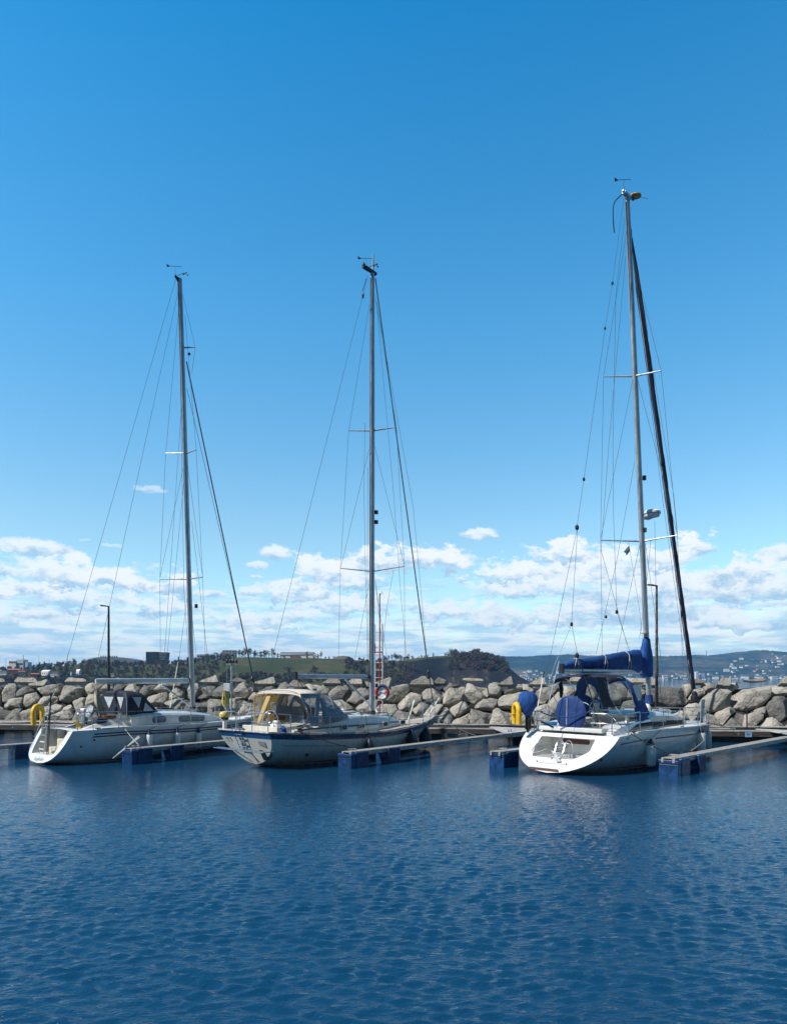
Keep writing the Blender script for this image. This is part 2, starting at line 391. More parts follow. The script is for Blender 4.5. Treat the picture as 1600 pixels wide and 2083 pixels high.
# ---------------------------------------------------------------- picture measurements -> places on real planes
BOAT = {1: (-12.07, 23.3, 38.), 2: (-4.74, 22.5, 40.), 3: (4.65, 21.0, 46.)}
def P(b, px, py, y=0.):
    """point of boat b's own upright plane at y = const that was measured at (px, py)"""
    X0, Y0, a = BOAT[b]; a = radians(a); s, c = sin(a), cos(a); k = (px - CXP) / FPX
    x = (k * (Y0 + s * y) - X0 + c * y) / (s - k * c); Y = Y0 + c * x + s * y
    return Vector((x, y, CAMH - (py - HZ) * Y / FPX))
def at(px, Y, py=None, z=None):
    return Vector(((px - CXP) / FPX * Y, Y, CAMH - (py - HZ) * Y / FPX if py is not None else z))
def W(b, v):
    X0, Y0, a = BOAT[b]; a = radians(a)
    return Vector((X0 + sin(a) * v[0] - cos(a) * v[1], Y0 + cos(a) * v[0] + sin(a) * v[1], v[2]))
def boat_rz(b): return radians(90 - BOAT[b][2])

# ---------------------------------------------------------------- water
def make_water():
    xs = [float(q) for q in np.arange(-21, 21.001, .055)]; ys = [3.5]
    while ys[-1] < 38: ys.append(ys[-1] + .03 + .0022 * (ys[-1] - 3.5))
    g = [26, 34, 50, 80, 140, 300, 700, 1600, 3200]
    xs = np.array([-q for q in g[::-1]] + xs + g); ys = np.array([-900, -300, -100, -30, -8, -1, 2] + ys + [39.5, 42, 48, 60, 90, 160, 350, 800, 2000, 4200])
    X, Y = np.meshgrid(xs, ys); rr = np.random.RandomState(5); Z = np.zeros_like(X)
    ph1 = .8 * np.sin(X * .31 + Y * .17 + 1) + .7 * np.sin(X * -.23 + Y * .41)
    for k in range(38):
        lam = .12 * (2.4 ** rr.rand()); th = radians(90 + rr.normal() * 9 + (-24 if k % 2 else 15)); kk = 2 * pi / lam
        A = .0118 * lam * (0.6 + .8 * rr.rand())
        mod = .75 + .25 * np.sin(X * (.35 * rr.rand() + .1) + Y * (.5 * rr.rand() + .1) + rr.rand() * 6.28)
        Z += A * mod * 1.35 * np.exp(np.sin(kk * (X * cos(th) + Y * sin(th)) + rr.rand() * 6.28 + ph1 * rr.rand()) - .8)
    amp = np.clip(1.5 - (Y - 8) / 9.5, .16, 1.5)
    edge = np.clip((21 - np.abs(X)) / 3, 0, 1) * np.clip((38 - Y) / 5, 0, 1) * np.clip((Y - 3.5) / 1, 0, 1)
    Z *= amp * edge
    nr, nc = X.shape; co = np.stack([X, Y, Z], -1).reshape(-1, 3)
    i = np.arange((nr - 1) * (nc - 1)); r = i // (nc - 1); c = i % (nc - 1); a = r * nc + c
    F = np.stack([a, a + 1, a + nc + 1, a + nc], -1)
    me = bpy.data.meshes.new('water'); me.vertices.add(len(co)); me.vertices.foreach_set('co', co.ravel())
    me.loops.add(F.size); me.loops.foreach_set('vertex_index', F.ravel()); me.polygons.add(len(F))
    me.polygons.foreach_set('loop_start', np.arange(0, F.size, 4)); me.polygons.foreach_set('loop_total', np.full(len(F), 4))
    me.update(calc_edges=True); me.polygons.foreach_set('use_smooth', np.ones(len(F), dtype=bool))
    me.materials.append(water_mat()); o = bpy.data.objects.new('water', me); COL.objects.link(o); tag(o, kind='structure')
make_water()
sb = MB(); sb.box((0, 1700, -4), (6600, 5400, .5)); tag(sb.build('seabed', M['core']), kind='structure')

# ---------------------------------------------------------------- quay (floating pontoon), its axis is the pontoon frame
QA = math.atan2(-4.3, 34.5)
def Q(t, n, z=0.):
    return Vector((t * cos(QA) - n * sin(QA), 33.25 + t * sin(QA) + n * cos(QA), z))
def qt(px, n=0.):
    """distance along the quay of the upright line n metres behind its edge, measured at px"""
    k = (px - CXP) / FPX; b0 = Q(0, n); d = Vector((cos(QA), sin(QA), 0))
    return (k * b0.y - b0.x) / (d.x - k * d.y)

quay = empty('floating_pontoon', Q(0, 0), QA, 'long dark floating pontoon with pale curbs running in front of the boulder wall', 'pontoon')
m = MB()
x = -34.
while x < 34:
    m.box((x + .07, 1.02, .515), (.135, 1.75, .03)); x += .145
m.build('deck_planks', M['pontoon_dark'], quay)
m = MB(); m.box((0, .06, .40), (70, .10, .22)); m.build('fascia_board', M['pontoon_side'], quay)
m = MB(); m.box((0, .075, .545), (70, .15, .05)); m.build('front_curb', M['curb'], quay)
m = MB(); m.box((0, 2.08, .60), (70, .20, .07)); m.box((0, 2.10, .50), (70, .1, .12)); m.build('back_curb', M['curb'], quay)
m = MB(); m.tube([(-35 + i * 1.0, 1.78 + .03 * sin(i), .56 + .03 * sin(i * 1.3)) for i in range(71)], .03, 6); m.tube([(-35 + i * 1.0, 1.88 + .03 * sin(i * 2), .57) for i in range(71)], .025, 6); m.build('service_pipe', M['black'], quay)
for k in range(9):
    m = MB(); m.box((-32 + k * 8, 1.1, .0), (4.6, 1.5, .56)); m.build('float', M['black'], quay, bevel=.05)
for k in range(20): m = MB(); m.tube([(-22 + k * 2.1, .0, .41), (-22 + k * 2.1, -.012, .41)], .022, 6); m.build('bolt', M['pale_grey'], quay)

def text_mesh(txt, name, size, parent, loc, rot, material, thick=.004, font_scale=(1, 1), shear=0., axes=None):
    cu = bpy.data.curves.new(name, 'FONT'); cu.body = txt; cu.size = size; cu.extrude = thick; cu.align_x = 'CENTER'; cu.align_y = 'CENTER'; cu.shear = shear
    tmp = bpy.data.objects.new(name, cu); COL.objects.link(tmp)
    dg = bpy.context.evaluated_depsgraph_get(); dg.update()
    me = bpy.data.meshes.new_from_object(tmp.evaluated_get(dg)); bpy.data.objects.remove(tmp)
    me.materials.clear(); me.materials.append(material)
    for v in me.vertices: v.co.x *= font_scale[0]; v.co.y *= font_scale[1]
    o = bpy.data.objects.new(name, me); COL.objects.link(o); o.parent = parent; o.location = loc
    o.rotation_euler = Matrix(axes).transposed().to_euler() if axes else rot
    return o

t9 = qt(1521.5)
sg = empty('berth_sign', Q(t9, -.02, .385), QA, 'small pale blue berth plate reading 91 screwed to the dark pontoon side', 'sign')
m = MB(); m.box((0, 0, 0), (.30, .012, .22)); m.build('plate', M['sign_blue'], sg, bevel=.004)
text_mesh('91', 'number', .19, sg, (0, -.009, 0), (pi / 2, 0, 0), M['ink_blue'], .002)

# ---------------------------------------------------------------- finger pontoons with blue floats
def float_box(name, c, L, Wd, top, parent, notch=False):
    z0, z1 = -.25, top
    m = MB()
    if notch:
        # moulded tank with an open tray on its outer end
        m.box((c[0] + L * .14, c[1], (z0 + z1) / 2), (L * .72, Wd, z1 - z0))
        m.box((c[0] - L * .37, c[1], (z0 + z1 - .16) / 2), (L * .26, Wd * .98, z1 - .16 - z0))
        for s in (-1, 1): m.box((c[0] - L * .36, c[1] + s * (Wd / 2 - .03), z1 - .10), (L * .28, .05, .13))
        m.box((c[0] - L * .49, c[1], z1 - .10), (.05, Wd, .13))
    else:
        m.box((c[0], c[1], (z0 + z1) / 2), (L, Wd, z1 - z0))
        for k in range(3): m.box((c[0] - L * .3 + k * L * .3, c[1], (z0 + z1) / 2), (.05, Wd + .03, z1 - z0 - .04))
    return m.build('float', M['float_blue'], parent, bevel=.03)

def finger(b, y, x0, x1, label, floats, top=.5, group='finger pontoons with blue floats', tri=1.3, side=-1):
    """x0..x1 along the boat's own heading, at y beside it; floats: (x centre, length)"""
    rt = empty('finger_pontoon', W(b, (x0, y, 0)), boat_rz(b), label, 'pontoon', group)
    L = x1 - x0
    m = MB()
    for s in (-1, 1): m.box((L / 2, s * .17, top - .035), (L, .07, .13))
    m.build('side_rail', M['galv'], rt)
    m = MB(); k = .1
    while k < L:
        m.box((k, 0, top + .03 - .002), (.17, .40, .022)); k += .20
    m.build('walk_boards', M['weathered'], rt)
    for i, (fx, fl) in enumerate(floats): float_box('float', (fx - x0, 0), fl, .62, top - .085 + (.10 if i == 0 else .12), rt, i == 0)
    m = MB()
    for dx in (.0, .16): m.tube([(floats[0][0] - x0 - .15 + dx, -.1, top + .03), (floats[0][0] - x0 - .15 + dx, -.1, top + .11), (floats[0][0] - x0 - .15 + dx, .1, top + .11), (floats[0][0] - x0 - .15 + dx, .1, top + .03)], .012, 6)
    m.build('mooring_ring', M['galv'], rt)
    if tri:
        m = MB(); m.prism([(L - tri * 1.25, -.2, top + .024), (L + .15, -.2, top + .03), (L + .15, tri * 1.15, top + .03), (L - .05, tri * 1.2, top + .03), (L - tri * 1.25, .2, top + .024)], (0, 0, .03)); m.build('landing', M['curb'], rt)
        m = MB(); m.prism([(L - tri * 1.25, -.22, top - .14), (L + .15, -.22, top - .14), (L + .15, -.20, top - .14), (L - tri * 1.25, -.20, top - .14)], (0, 0, .165)); m.build('skirt', M['galv'], rt)
        for dx in (0, .22): m = MB(); m.tube([(L - tri * 1.1 + dx, .15, top + .05), (L - tri * 1.1 + dx, .16, top + .15), (L - tri * 1.1 + dx + .05, .17, top + .17), (L - tri * 1.1 + dx + .1, .18, top + .15), (L - tri * 1.1 + dx + .1, .18, top + .05)], .012, 6); m.build('cleat', M['dark_grey'], rt)
    return rt

def reach(b, y):
    """x in boat b's frame where its finger meets the quay edge"""
    lo, hi = 0., 30.
    for _ in range(40):
        mid = (lo + hi) / 2; w = W(b, (mid, y, 0)); d = (w - Q(0, 0)); nn = -d.x * sin(QA) + d.y * cos(QA)
        if nn < 0: lo = mid
        else: hi = mid
    return lo
F1 = finger(1, -2.28, 2.0, reach(1, -2.28) - .1, 'galvanised finger pontoon on two blue floats beside the leftmost yacht', [(2.35, .8), (3.75, .55)])
F2 = finger(2, -2.50, 2.0, reach(2, -2.5) - .1, 'galvanised finger pontoon beside the middle yacht ending in a pale triangular landing', [(2.35, .85), (4.1, .6)], tri=2.2)
F3 = finger(3, -2.75, 2.3, reach(3, -2.75) - .1, 'galvanised finger pontoon with blue floats on the right of the rightmost yacht', [(2.75, .85), (4.1, .5)], tri=2.0)
F4 = finger(3, 2.02, .1, reach(3, 2.02) - .1, 'finger pontoon whose blue end float pokes out left of the rightmost stern', [(.58, .82), (3.2, .5)], tri=0)
F5 = finger(1, 2.5, -1.5, reach(1, 2.5) - .1, 'finger pontoon at the left edge of the photo beyond the leftmost yacht', [(-1.1, .8), (.5, .5)], tri=2.4)

# ---------------------------------------------------------------- breakwater of boulders
WN, WS = 2.35, .85                     # wall foot behind the quay edge, run per metre of height
def wall_pt(px, py):
    """where the sight line measured at (px, py) meets the sloping wall: (t along, z height)"""
    d = Vector(((px - CXP) / FPX, 1, -(py - HZ) / FPX)); o = Vector((0, 0, CAMH))
    e = Vector((cos(QA), sin(QA), 0)); nn = Vector((-sin(QA), cos(QA), 0))
    N = nn - Vector((0, 0, WS)); q0 = Q(0, WN)
    k = (q0 - o).dot(N) / d.dot(N); p = o + d * k
    return (p - q0).dot(e), p.z
seeds = """8,1412 42,1403 95,1402 140,1407 183,1400 214,1401 236,1393 24,1430 55,1423 83,1428 180,1420 207,1417 268,1398 314,1421 360,1407 298,1394 331,1392 268,1436
5,1450 30,1456 54,1448 100,1441 128,1441 152,1430 212,1438 352,1438 386,1402 240,1422 290,1452 180,1452 330,1455
418,1404 455,1403 484,1410 520,1419 541,1399 582,1402 634,1397 652,1402 688,1405 726,1412 742,1394 432,1432 470,1434 502,1436 402,1436 744,1441 560,1430 600,1428 640,1430 690,1440 450,1458 520,1458 590,1458 650,1458 710,1462
800,1412 833,1424 880,1413 926,1412 968,1408 986,1430 1006,1398 912,1392 1078,1393 1046,1400 1046,1424 928,1446 944,1463 972,1458 905,1457 878,1452 828,1456 852,1442 786,1440 1027,1457 1110,1412 1134,1424 1100,1452 1064,1462
1160,1402 1202,1404 1240,1412 1268,1400 1182,1438 1232,1444 1290,1398 1296,1440
1362,1412 1346,1450 1382,1458 1421,1402 1442,1392 1456,1425 1497,1396 1530,1416 1547,1441 1590,1402 1592,1440 1502,1464 1536,1464 1562,1473 1446,1466 1478,1454 1418,1450 1404,1398"""
seeds = [tuple(map(float, s.split(','))) for s in seeds.split()]
capl = [(x, 1387 + R.uniform(-1, 3)) for x in list(range(-20, 1650, 62))]
for px in (-70, -45, -20, 1630, 1665, 1700):
    for py in (1400, 1425, 1452): seeds.append((px + R.uniform(-8, 8), py))
ZTOP = 2.62
BIG = {(1362, 1412): .8, (1530, 1416): .8, (1592, 1440): .6, (1456, 1425): .55, (968, 1408): .55, (1046, 1424): .55, (800, 1412): .5, (833, 1424): .4, (726, 1412): .45, (455, 1403): .5, (140, 1407): .45, (95, 1402): .3, (470, 1434): .3, (926, 1412): .35, (880, 1413): .35, (1027, 1457): .4, (972, 1458): .35, (290, 1452): .3, (330, 1455): .3, (212, 1438): .3, (1536, 1464): .3, (1240, 1412): .4, (1202, 1404): .4}
pts = []
for px, py in seeds:
    t, z = wall_pt(px, py); pts.append((t, z, px, py, 0))
for px, py in capl:
    t, z = wall_pt(px + R.uniform(-14, 14), 1392); pts.append((t, 2.69 + R.uniform(-.02, .02), px, 1387, 1))
def clip(poly, a, b, c):
    out = []
    for i in range(len(poly)):
        p, q = poly[i], poly[(i + 1) % len(poly)]; fp = a * p[0] + b * p[1] - c; fq = a * q[0] + b * q[1] - c
        if fp <= 0: out.append(p)
        if fp * fq < 0:
            k = fp / (fp - fq); out.append((p[0] + (q[0] - p[0]) * k, p[1] + (q[1] - p[1]) * k))
    return out
SK = .35                               # skew: the slabs lean
def sk(t, z): return (t - SK * z, z * 1.25)
def unsk(u, v): return (u + SK * v / 1.25, v / 1.25)

def boulder(cell, cap, rng):
    """rounded, faceted block filling one cell of the wall; returned in wall coordinates (t, out, z) about its centre"""
    cx = sum(p[0] for p in cell) / len(cell); cz = sum(p[1] for p in cell) / len(cell)
    n = 38; ring = []
    per = [Vector((p[0] - cx, p[1] - cz)) for p in cell]
    for k in range(n):
        a = 2 * pi * k / n; d = Vector((cos(a), sin(a))); best = 9
        for i in range(len(per)):
            p, q = per[i], per[(i + 1) % len(per)]; e = q - p; den = d.x * e.y - d.y * e.x
            if abs(den) < 1e-9: continue
            tt = (p.x * e.y - p.y * e.x) / den
            if tt > 0: best = min(best, tt)
        ring.append(best)
    ring = [max(.06, (ring[k] * .94 + ring[k - 1] * .03 + ring[(k + 1) % n] * .03) - .008) for k in range(n)]
    dg = rng.uniform(.0, .12)
    ring = [max(.06, ring[k] - dg * max(0, cos(2 * pi * k / n + .75)) ** 1.5 * ring[k]) for k in range(n)]
    ra = sum(ring) / n
    planes = []
    for _ in range(5):
        a = rng.uniform(0, 2 * pi); tilt = rng.uniform(.25, 1.0)
        planes.append((Vector((cos(a) * sin(tilt), cos(tilt), sin(a) * sin(tilt))), ra * rng.uniform(.34, .75)))
    tx, tz = rng.uniform(-.4, .4), rng.uniform(-.25, .5)
    prof = [(.92, -1.0), (.98, -.6), (1., -.3), (1.0, -.05), (1.0, .08), (.97, .16), (.90, .20), (.76, .22), (.60, .23), (.40, .235), (.2, .24)]
    off = rng.uniform(0, 99); rows = []
    for s, dep in prof:
        row = []
        for k in range(n):
            a = 2 * pi * k / n
            v = Vector((cos(a) * ring[k] * s, dep * min(1., ra * 1.3), sin(a) * ring[k] * s))
            if dep > -.2: v.y += (v.x * tx + v.z * tz) * .8
            for pn, h in planes:
                q = v.dot(pn) - h
                if q > 0 and dep > -.3: v = v - pn * q * .97
            nz = noise.noise(v * 1.6 + Vector((off, 0, 0))); n2 = noise.noise(v * 5.2 + Vector((0, off, 0)))
            st = noise.noise(Vector((off, (v.z * 1.0 + v.x * .45) * 7, v.y * 2))); v = v + v.normalized() * (nz * .09 + n2 * .045 + st * .06 + abs(noise.noise(v * 9)) * -.04) * min(1, ra)
            row.append(v)
        rows.append(row)
    m = MB(); m.grid(rows, close=True); m.poly(rows[0][::-1]); c = sum(rows[-1], Vector()) / n
    base = len(m.v); m.add([c + Vector((0, .01, 0))] + rows[-1], [(0, 1 + k, 1 + (k + 1) % n) for k in range(n)])
    return m, cx, cz

marks = [(0, 'at the left edge of the photo'), (52, 'left of the yellow horseshoe buoy'), (98, 'right of the yellow horseshoe buoy'), (145, 'left of the left lamp post'), (192, 'under the end of the left yacht\'s boom'),
         (232, 'right of the left lamp post'), (275, 'behind the navy sprayhood'), (325, 'right of the navy sprayhood'), (368, 'just left of the left mast'), (415, 'just right of the left mast'), (458, 'behind the grey pedestal'),
         (500, 'behind the left yacht\'s forestay foot'), (545, 'behind the open end of the cream awning'), (595, 'behind the middle of the cream awning'), (645, 'behind the front of the cream awning'), (690, 'behind the middle yacht\'s boom vang'),
         (738, 'just left of the middle mast'), (798, 'right of the red and white lifebuoy'), (845, 'behind the middle yacht\'s foredeck'), (885, 'behind the middle yacht\'s forestay foot'), (925, 'right of the middle yacht\'s bow'),
         (968, 'between the two pale landings'), (1015, 'above the triangular pale landing'), (1050, 'above the right yacht\'s yellow buoy'), (1100, 'behind the blue outboard cover'), (1140, 'behind the open end of the blue bimini'),
         (1190, 'behind the blue wheel cover'), (1235, 'behind the blue bimini strap'), (1285, 'behind the blue sprayhood'), (1350, 'left of the furled genoa'), (1405, 'behind the foot of the furled genoa'),
         (1450, 'right of the right yacht\'s bow'), (1495, 'left of the thin black stake'), (1540, 'right of the thin black stake'), (1585, 'at the right edge of the photo')]
rocks = []
for i, (t, z, px, py, cap) in enumerate(pts):
    if cap: zlo, zhi = 2.1, 2.84
    else: zlo, zhi = .05, 2.72
    u, v = sk(t, z)
    poly = [sk(t - 3, zlo), sk(t + 3, zlo), sk(t + 3, zhi), sk(t - 3, zhi)]
    for j, (t2, z2, *_r) in enumerate(pts):
        if j == i: continue
        u2, v2 = sk(t2, z2)
        if abs(u2 - u) > 4: continue
        a, b = u2 - u, v2 - v
        if a * a + b * b < 1e-6: continue
        poly = clip(poly, a, b, (u2 * u2 + v2 * v2 - u * u - v * v + BIG.get((px, py), .05) ** 2 - BIG.get((_r[0], _r[1]), .05) ** 2) / 2)
        if len(poly) < 3: break
    if len(poly) < 3: continue
    cell = [unsk(*p) for p in poly]
    ar = abs(sum(cell[k][0] * cell[(k + 1) % len(cell)][1] - cell[(k + 1) % len(cell)][0] * cell[k][1] for k in range(len(cell)))) / 2
    if ar < .05: continue
    rocks.append((cell, cap, px, py, ar))
ground_rock = []
for cell, cap, px, py, ar in rocks:
    m, cx, cz = boulder(cell, cap, R)
    o = m.build('boulder', M['rock'], None, smooth=False, fix=True)
    # stand it on the slope: 'out' axis points down-slope towards the boats
    ca = math.atan(WS) * .75
    ax_t = Vector((cos(QA), sin(QA), 0)); nn = Vector((-sin(QA), cos(QA), 0))
    outv = (-nn * cos(ca) + Vector((0, 0, 1)) * sin(ca)).normalized(); upv = ax_t.cross(outv); upv = -upv if upv.z < 0 else upv
    mt = Matrix((ax_t, outv, upv)).transposed().to_4x4()
    o.matrix_world = Matrix.Translation(Q(cx, WN + cz * WS + .25 + R.uniform(-.06, .1), cz)) @ mt
    if cap: o.scale = (1, .9, 1)
    shape = 'broad' if ar > 1.35 else ('mid-sized' if ar > .6 else 'small')
    hh = max(p[1] for p in cell) - min(p[1] for p in cell); ww = max(p[0] for p in cell) - min(p[0] for p in cell)
    form = 'slab' if ww > hh * 1.7 else ('upright block' if hh > ww * 1.1 else 'boulder')
    row = 'in the capping row' if cap else ('in the upper row' if py < 1414 else ('in the middle row' if py < 1440 else 'in the lowest row'))
    lm = min(marks, key=lambda q: abs(q[0] - px))[1]
    ground_rock.append([o, shape, form, row, lm, px])
seen = {}
for r in ground_rock: seen.setdefault((r[1], r[2], r[3], r[4]), []).append(r)
for key, rs in seen.items():
    rs.sort(key=lambda q: q[5])
    for i, r in enumerate(rs):
        pre = '' if len(rs) == 1 else (('left ' if i == 0 else 'right ') if len(rs) == 2 else ('left ', 'middle ', 'right ')[min(i, 2)])
        tag(r[0], f'{pre}{key[0]} grey {key[2 - 1]} {key[2]} {key[3]}', 'boulder', 'boulders of the breakwater')

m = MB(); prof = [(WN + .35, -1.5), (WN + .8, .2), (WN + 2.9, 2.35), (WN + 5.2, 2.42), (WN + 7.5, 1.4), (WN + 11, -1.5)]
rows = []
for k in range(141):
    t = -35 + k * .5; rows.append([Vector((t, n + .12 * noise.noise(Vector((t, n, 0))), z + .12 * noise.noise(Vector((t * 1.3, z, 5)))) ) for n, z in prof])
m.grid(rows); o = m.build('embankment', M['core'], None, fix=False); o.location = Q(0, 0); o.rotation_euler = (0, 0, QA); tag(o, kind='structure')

# ---------------------------------------------------------------- far land
def interp(x, tab):
    for (a, b), (c, d) in zip(tab, tab[1:]):
        if x <= c: return b + (d - b) * max(0, min(1, (x - a) / (c - a)))
    return tab[-1][1]
RY = 620.
ridge = [(-150, 1366), (0, 1366), (120, 1362), (200, 1352), (300, 1354), (400, 1350), (470, 1340), (560, 1340), (640, 1341), (760, 1344), (820, 1345), (860, 1341), (905, 1338), (960, 1336), (1000, 1346), (1030, 1366), (1045, 1386), (1200, 1392)]
def near_land(X, Y):
    px = CXP + FPX * X / RY; top = CAMH + (HZ - interp(px, ridge)) * RY / FPX
    cl = interp(px, [(800, 0), (850, 1), (2000, 1)])
    y0, y1 = 450 + 70 * cl, 600 - 15 * cl
    s = max(0, min(1, (Y - y0) / (y1 - y0))); s = s * s * (3 - 2 * s) if cl < .5 else s ** .75
    back = max(0, 1 - max(0, Y - 720) / 160)
    nz = noise.noise(Vector((X * .02, Y * .02, 0))) * 2 + noise.noise(Vector((X * .07, Y * .07, 3))) * (.8 + 2.2 * cl * (1 if s < .95 else .3))
    return -1.5 + (top + 1.5 + nz * .6 * min(1, s * 2)) * s * back
m = MB(); rows = []; xs = [-430 + i * 5.5 for i in range(106)]; ysl = [445 + 9 * i for i in range(34)] + [780, 820, 870, 920]
for Y in ysl: rows.append([Vector((X * Y / RY if Y > RY else X, Y, near_land(X, Y))) for X in xs])
b0 = len(m.f); m.grid(rows)
for k, f in enumerate(m.f):
    c = sum((Vector(m.v[i]) for i in f), Vector()) / 4; px = CXP + FPX * c.x / RY
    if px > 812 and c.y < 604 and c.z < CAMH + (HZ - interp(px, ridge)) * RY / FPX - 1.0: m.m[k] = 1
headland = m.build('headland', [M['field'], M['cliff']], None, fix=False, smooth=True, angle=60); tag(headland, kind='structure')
def land_z(X, Y): return near_land(X * RY / Y if Y > RY else X, Y)

def tree_mesh(rng, kind):
    m = MB(); h = 1.0
    if kind == 'conifer':
        m.tube([(0, 0, 0), (0, 0, .9)], [.02, .006], 5, 1)
        for _ in range(230):
            z = rng.uniform(.12, 1.0); r = (1.02 - z) * .26 * rng.uniform(.5, 1.1); a = rng.uniform(0, 2 * pi)
            c = Vector((cos(a) * r, sin(a) * r, z)); u = Vector((rng.gauss(0, 1), rng.gauss(0, 1), rng.gauss(0, .6))).normalized() * .05; v = u.cross(Vector((rng.gauss(0, 1), rng.gauss(0, 1), rng.gauss(0, 1)))).normalized() * .035
            m.add([c - u, c + v, c + u, c - v], [(0, 1, 2, 3)], 0)
        return m
    m.tube([(0, 0, 0), (.01, 0, .25), (0, .01, .55)], [.03, .022, .012], 5, 1)
    lobes = []
    for _ in range(9):
        a = rng.uniform(0, 2 * pi); z = rng.uniform(.28, .88); r = rng.uniform(.04, .22) * (1.25 - z * .6); c = Vector((cos(a) * r, sin(a) * r, z))
        m.tube([(0, 0, rng.uniform(.2, .4)), c * .6 + Vector((0, 0, .15)), c], [.014, .009, .004], 4, 1); lobes.append((c, rng.uniform(.11, .2)))
    n = 230 if kind == 'bush' else 190
    for _ in range(n):
        c0, r = rng.choice(lobes); d = Vector((rng.gauss(0, 1), rng.gauss(0, 1), rng.gauss(0, .8))).normalized() * r * rng.uniform(.3, 1.15); c = c0 + d
        if kind == 'bush': c.z = max(.04, c.z * .9 - .1)
        wd = .016 if kind == 'bare' else .034
        u = (d.normalized() + Vector((rng.gauss(0, .5), rng.gauss(0, .5), rng.gauss(0, .5)))).normalized() * (.055 if kind == 'bare' else .045); v = u.cross(Vector((rng.gauss(0, 1), rng.gauss(0, 1), rng.gauss(0, 1)))).normalized() * wd
        m.add([c - u, c + v, c + u, c - v], [(0, 1, 2, 3)], 0)
    return m
TK = {}
for kind, ms in (('bare', ('bare', 'bare_dark')), ('bush', ('bare', 'bushgreen', 'bare_dark')), ('conifer', ('conifer',))):
    for mm in ms:
        for q in range(3):
            o = tree_mesh(R, kind).build('tree_model', [M[mm], M['trunk']], None, fix=False); TK.setdefault((kind, mm), []).append(o.data); bpy.data.objects.remove(o)
def plant(kind, mm, X, Y, h, label, group, zoff=0., w=1.):
    o = bpy.data.objects.new({'bare': 'bare_tree', 'bush': 'bushy_tree', 'conifer': 'fir_tree'}[kind], R.choice(TK[(kind, mm)])); COL.objects.link(o)
    o.location = (X, Y, land_z(X, Y) - .3 + zoff); o.scale = (h * w, h * w, h); o.rotation_euler = (0, 0, R.uniform(0, 6.28))
    return tag(o, label, 'tree', group)
# trees one can tell apart along the skyline
PM = RY / FPX     # metres per photo pixel there
def whr(px): return min(marks, key=lambda q: abs(q[0] - px))[1]
TONE = {'bare': 'brown', 'bare_dark': 'dark', 'bushgreen': 'greenish', 'conifer': 'green'}
def skyl(px, ytop, kind, mm, label, w=1., dy=0., group=None):
    if group: label = f'{TONE[mm]} {"bushy" if kind == "bush" else "bare"} tree on the far ridge, {whr(px)}'
    X = (px - CXP) / FPX * (RY + dy); Y = RY + dy; h = CAMH + (HZ - ytop) * Y / FPX - land_z(X, Y) + .3
    return plant(kind, mm, X, Y, max(3, h), label, group, w=w)
G1, G2, G3, G4 = 'bare trees on the ridge right of the left mast', 'bare trees on the ridge at the left of the photo', 'trees on the cliff top', 'trees right of the middle mast'
for px in range(404, 566, 4):
    skyl(px + R.uniform(-2, 2), interp(px, [(404, 1334), (440, 1327), (500, 1320), (566, 1322)]) + R.uniform(-4, 5), R.choice(['bare', 'bush']), R.choice(['bare', 'bare_dark']), 'bare winter tree in the dense row on the ridge right of the left mast', .9, R.uniform(-8, 8), G1)
for px in range(100, 400, 5):
    if 150 < px < 275 or 296 < px < 345: yt = 1353
    else: yt = interp(px, [(100, 1352), (140, 1340), (150, 1338), (290, 1344), (345, 1340), (400, 1335)])
    skyl(px + R.uniform(-3, 3), yt + R.uniform(-4, 5), R.choice(['bare', 'bush', 'bush']), R.choice(['bare', 'bare_dark']), 'bare winter tree in the woods on the ridge left of the left mast', 1., R.uniform(-30, -5), G2)
for px in range(782, 1012, 5):
    yt = interp(px, [(782, 1332), (800, 1328), (860, 1332), (900, 1334), (915, 1322), (935, 1324), (965, 1326), (1000, 1340), (1012, 1352)])
    skyl(px + R.uniform(-2, 2), yt + R.uniform(-3, 4), 'bare' if R.random() < .35 else 'bush', R.choice(['bare', 'bare_dark']), 'brown bare tree on the headland between the middle mast and the cliff end', 1., R.uniform(0, 14), G4)
skyl(730, 1331, 'bush', 'bare', 'lone round brown tree on the hilltop left of the middle mast')
skyl(652, 1324, 'bare', 'bare_dark', 'tall dark bare tree at the right end of the long hilltop building')
for px, yt in ((662, 1334), (669, 1333), (679, 1332)): skyl(px, yt, 'bush', 'bare_dark', 'small dark bare tree between the hilltop building and the brown mound', 1, 0, 'small trees right of the hilltop building')
skyl(625, 1324, 'bare', 'bare_dark', 'bare tree standing in front of the long hilltop building', 1, -12)
skyl(881, 1328, 'conifer', 'conifer', 'dark conical fir on the skyline above the dark cliff')
skyl(740, 1337, 'conifer', 'conifer', 'tiny dark cypress beside the lone round tree')
skyl(917, 1317, 'bare', 'bare', 'tallest pale bare tree at the top of the cliff', 1.1); skyl(968, 1321, 'bare', 'bare_dark', 'tall bare tree standing apart near the end of the cliff top', .8)
skyl(81, 1347, 'conifer', 'conifer', 'dark round-topped pine right of the stepped white building', 1.2, -20); skyl(90, 1346, 'conifer', 'conifer', 'second dark pine beside the round-topped one', 1.3, -22)
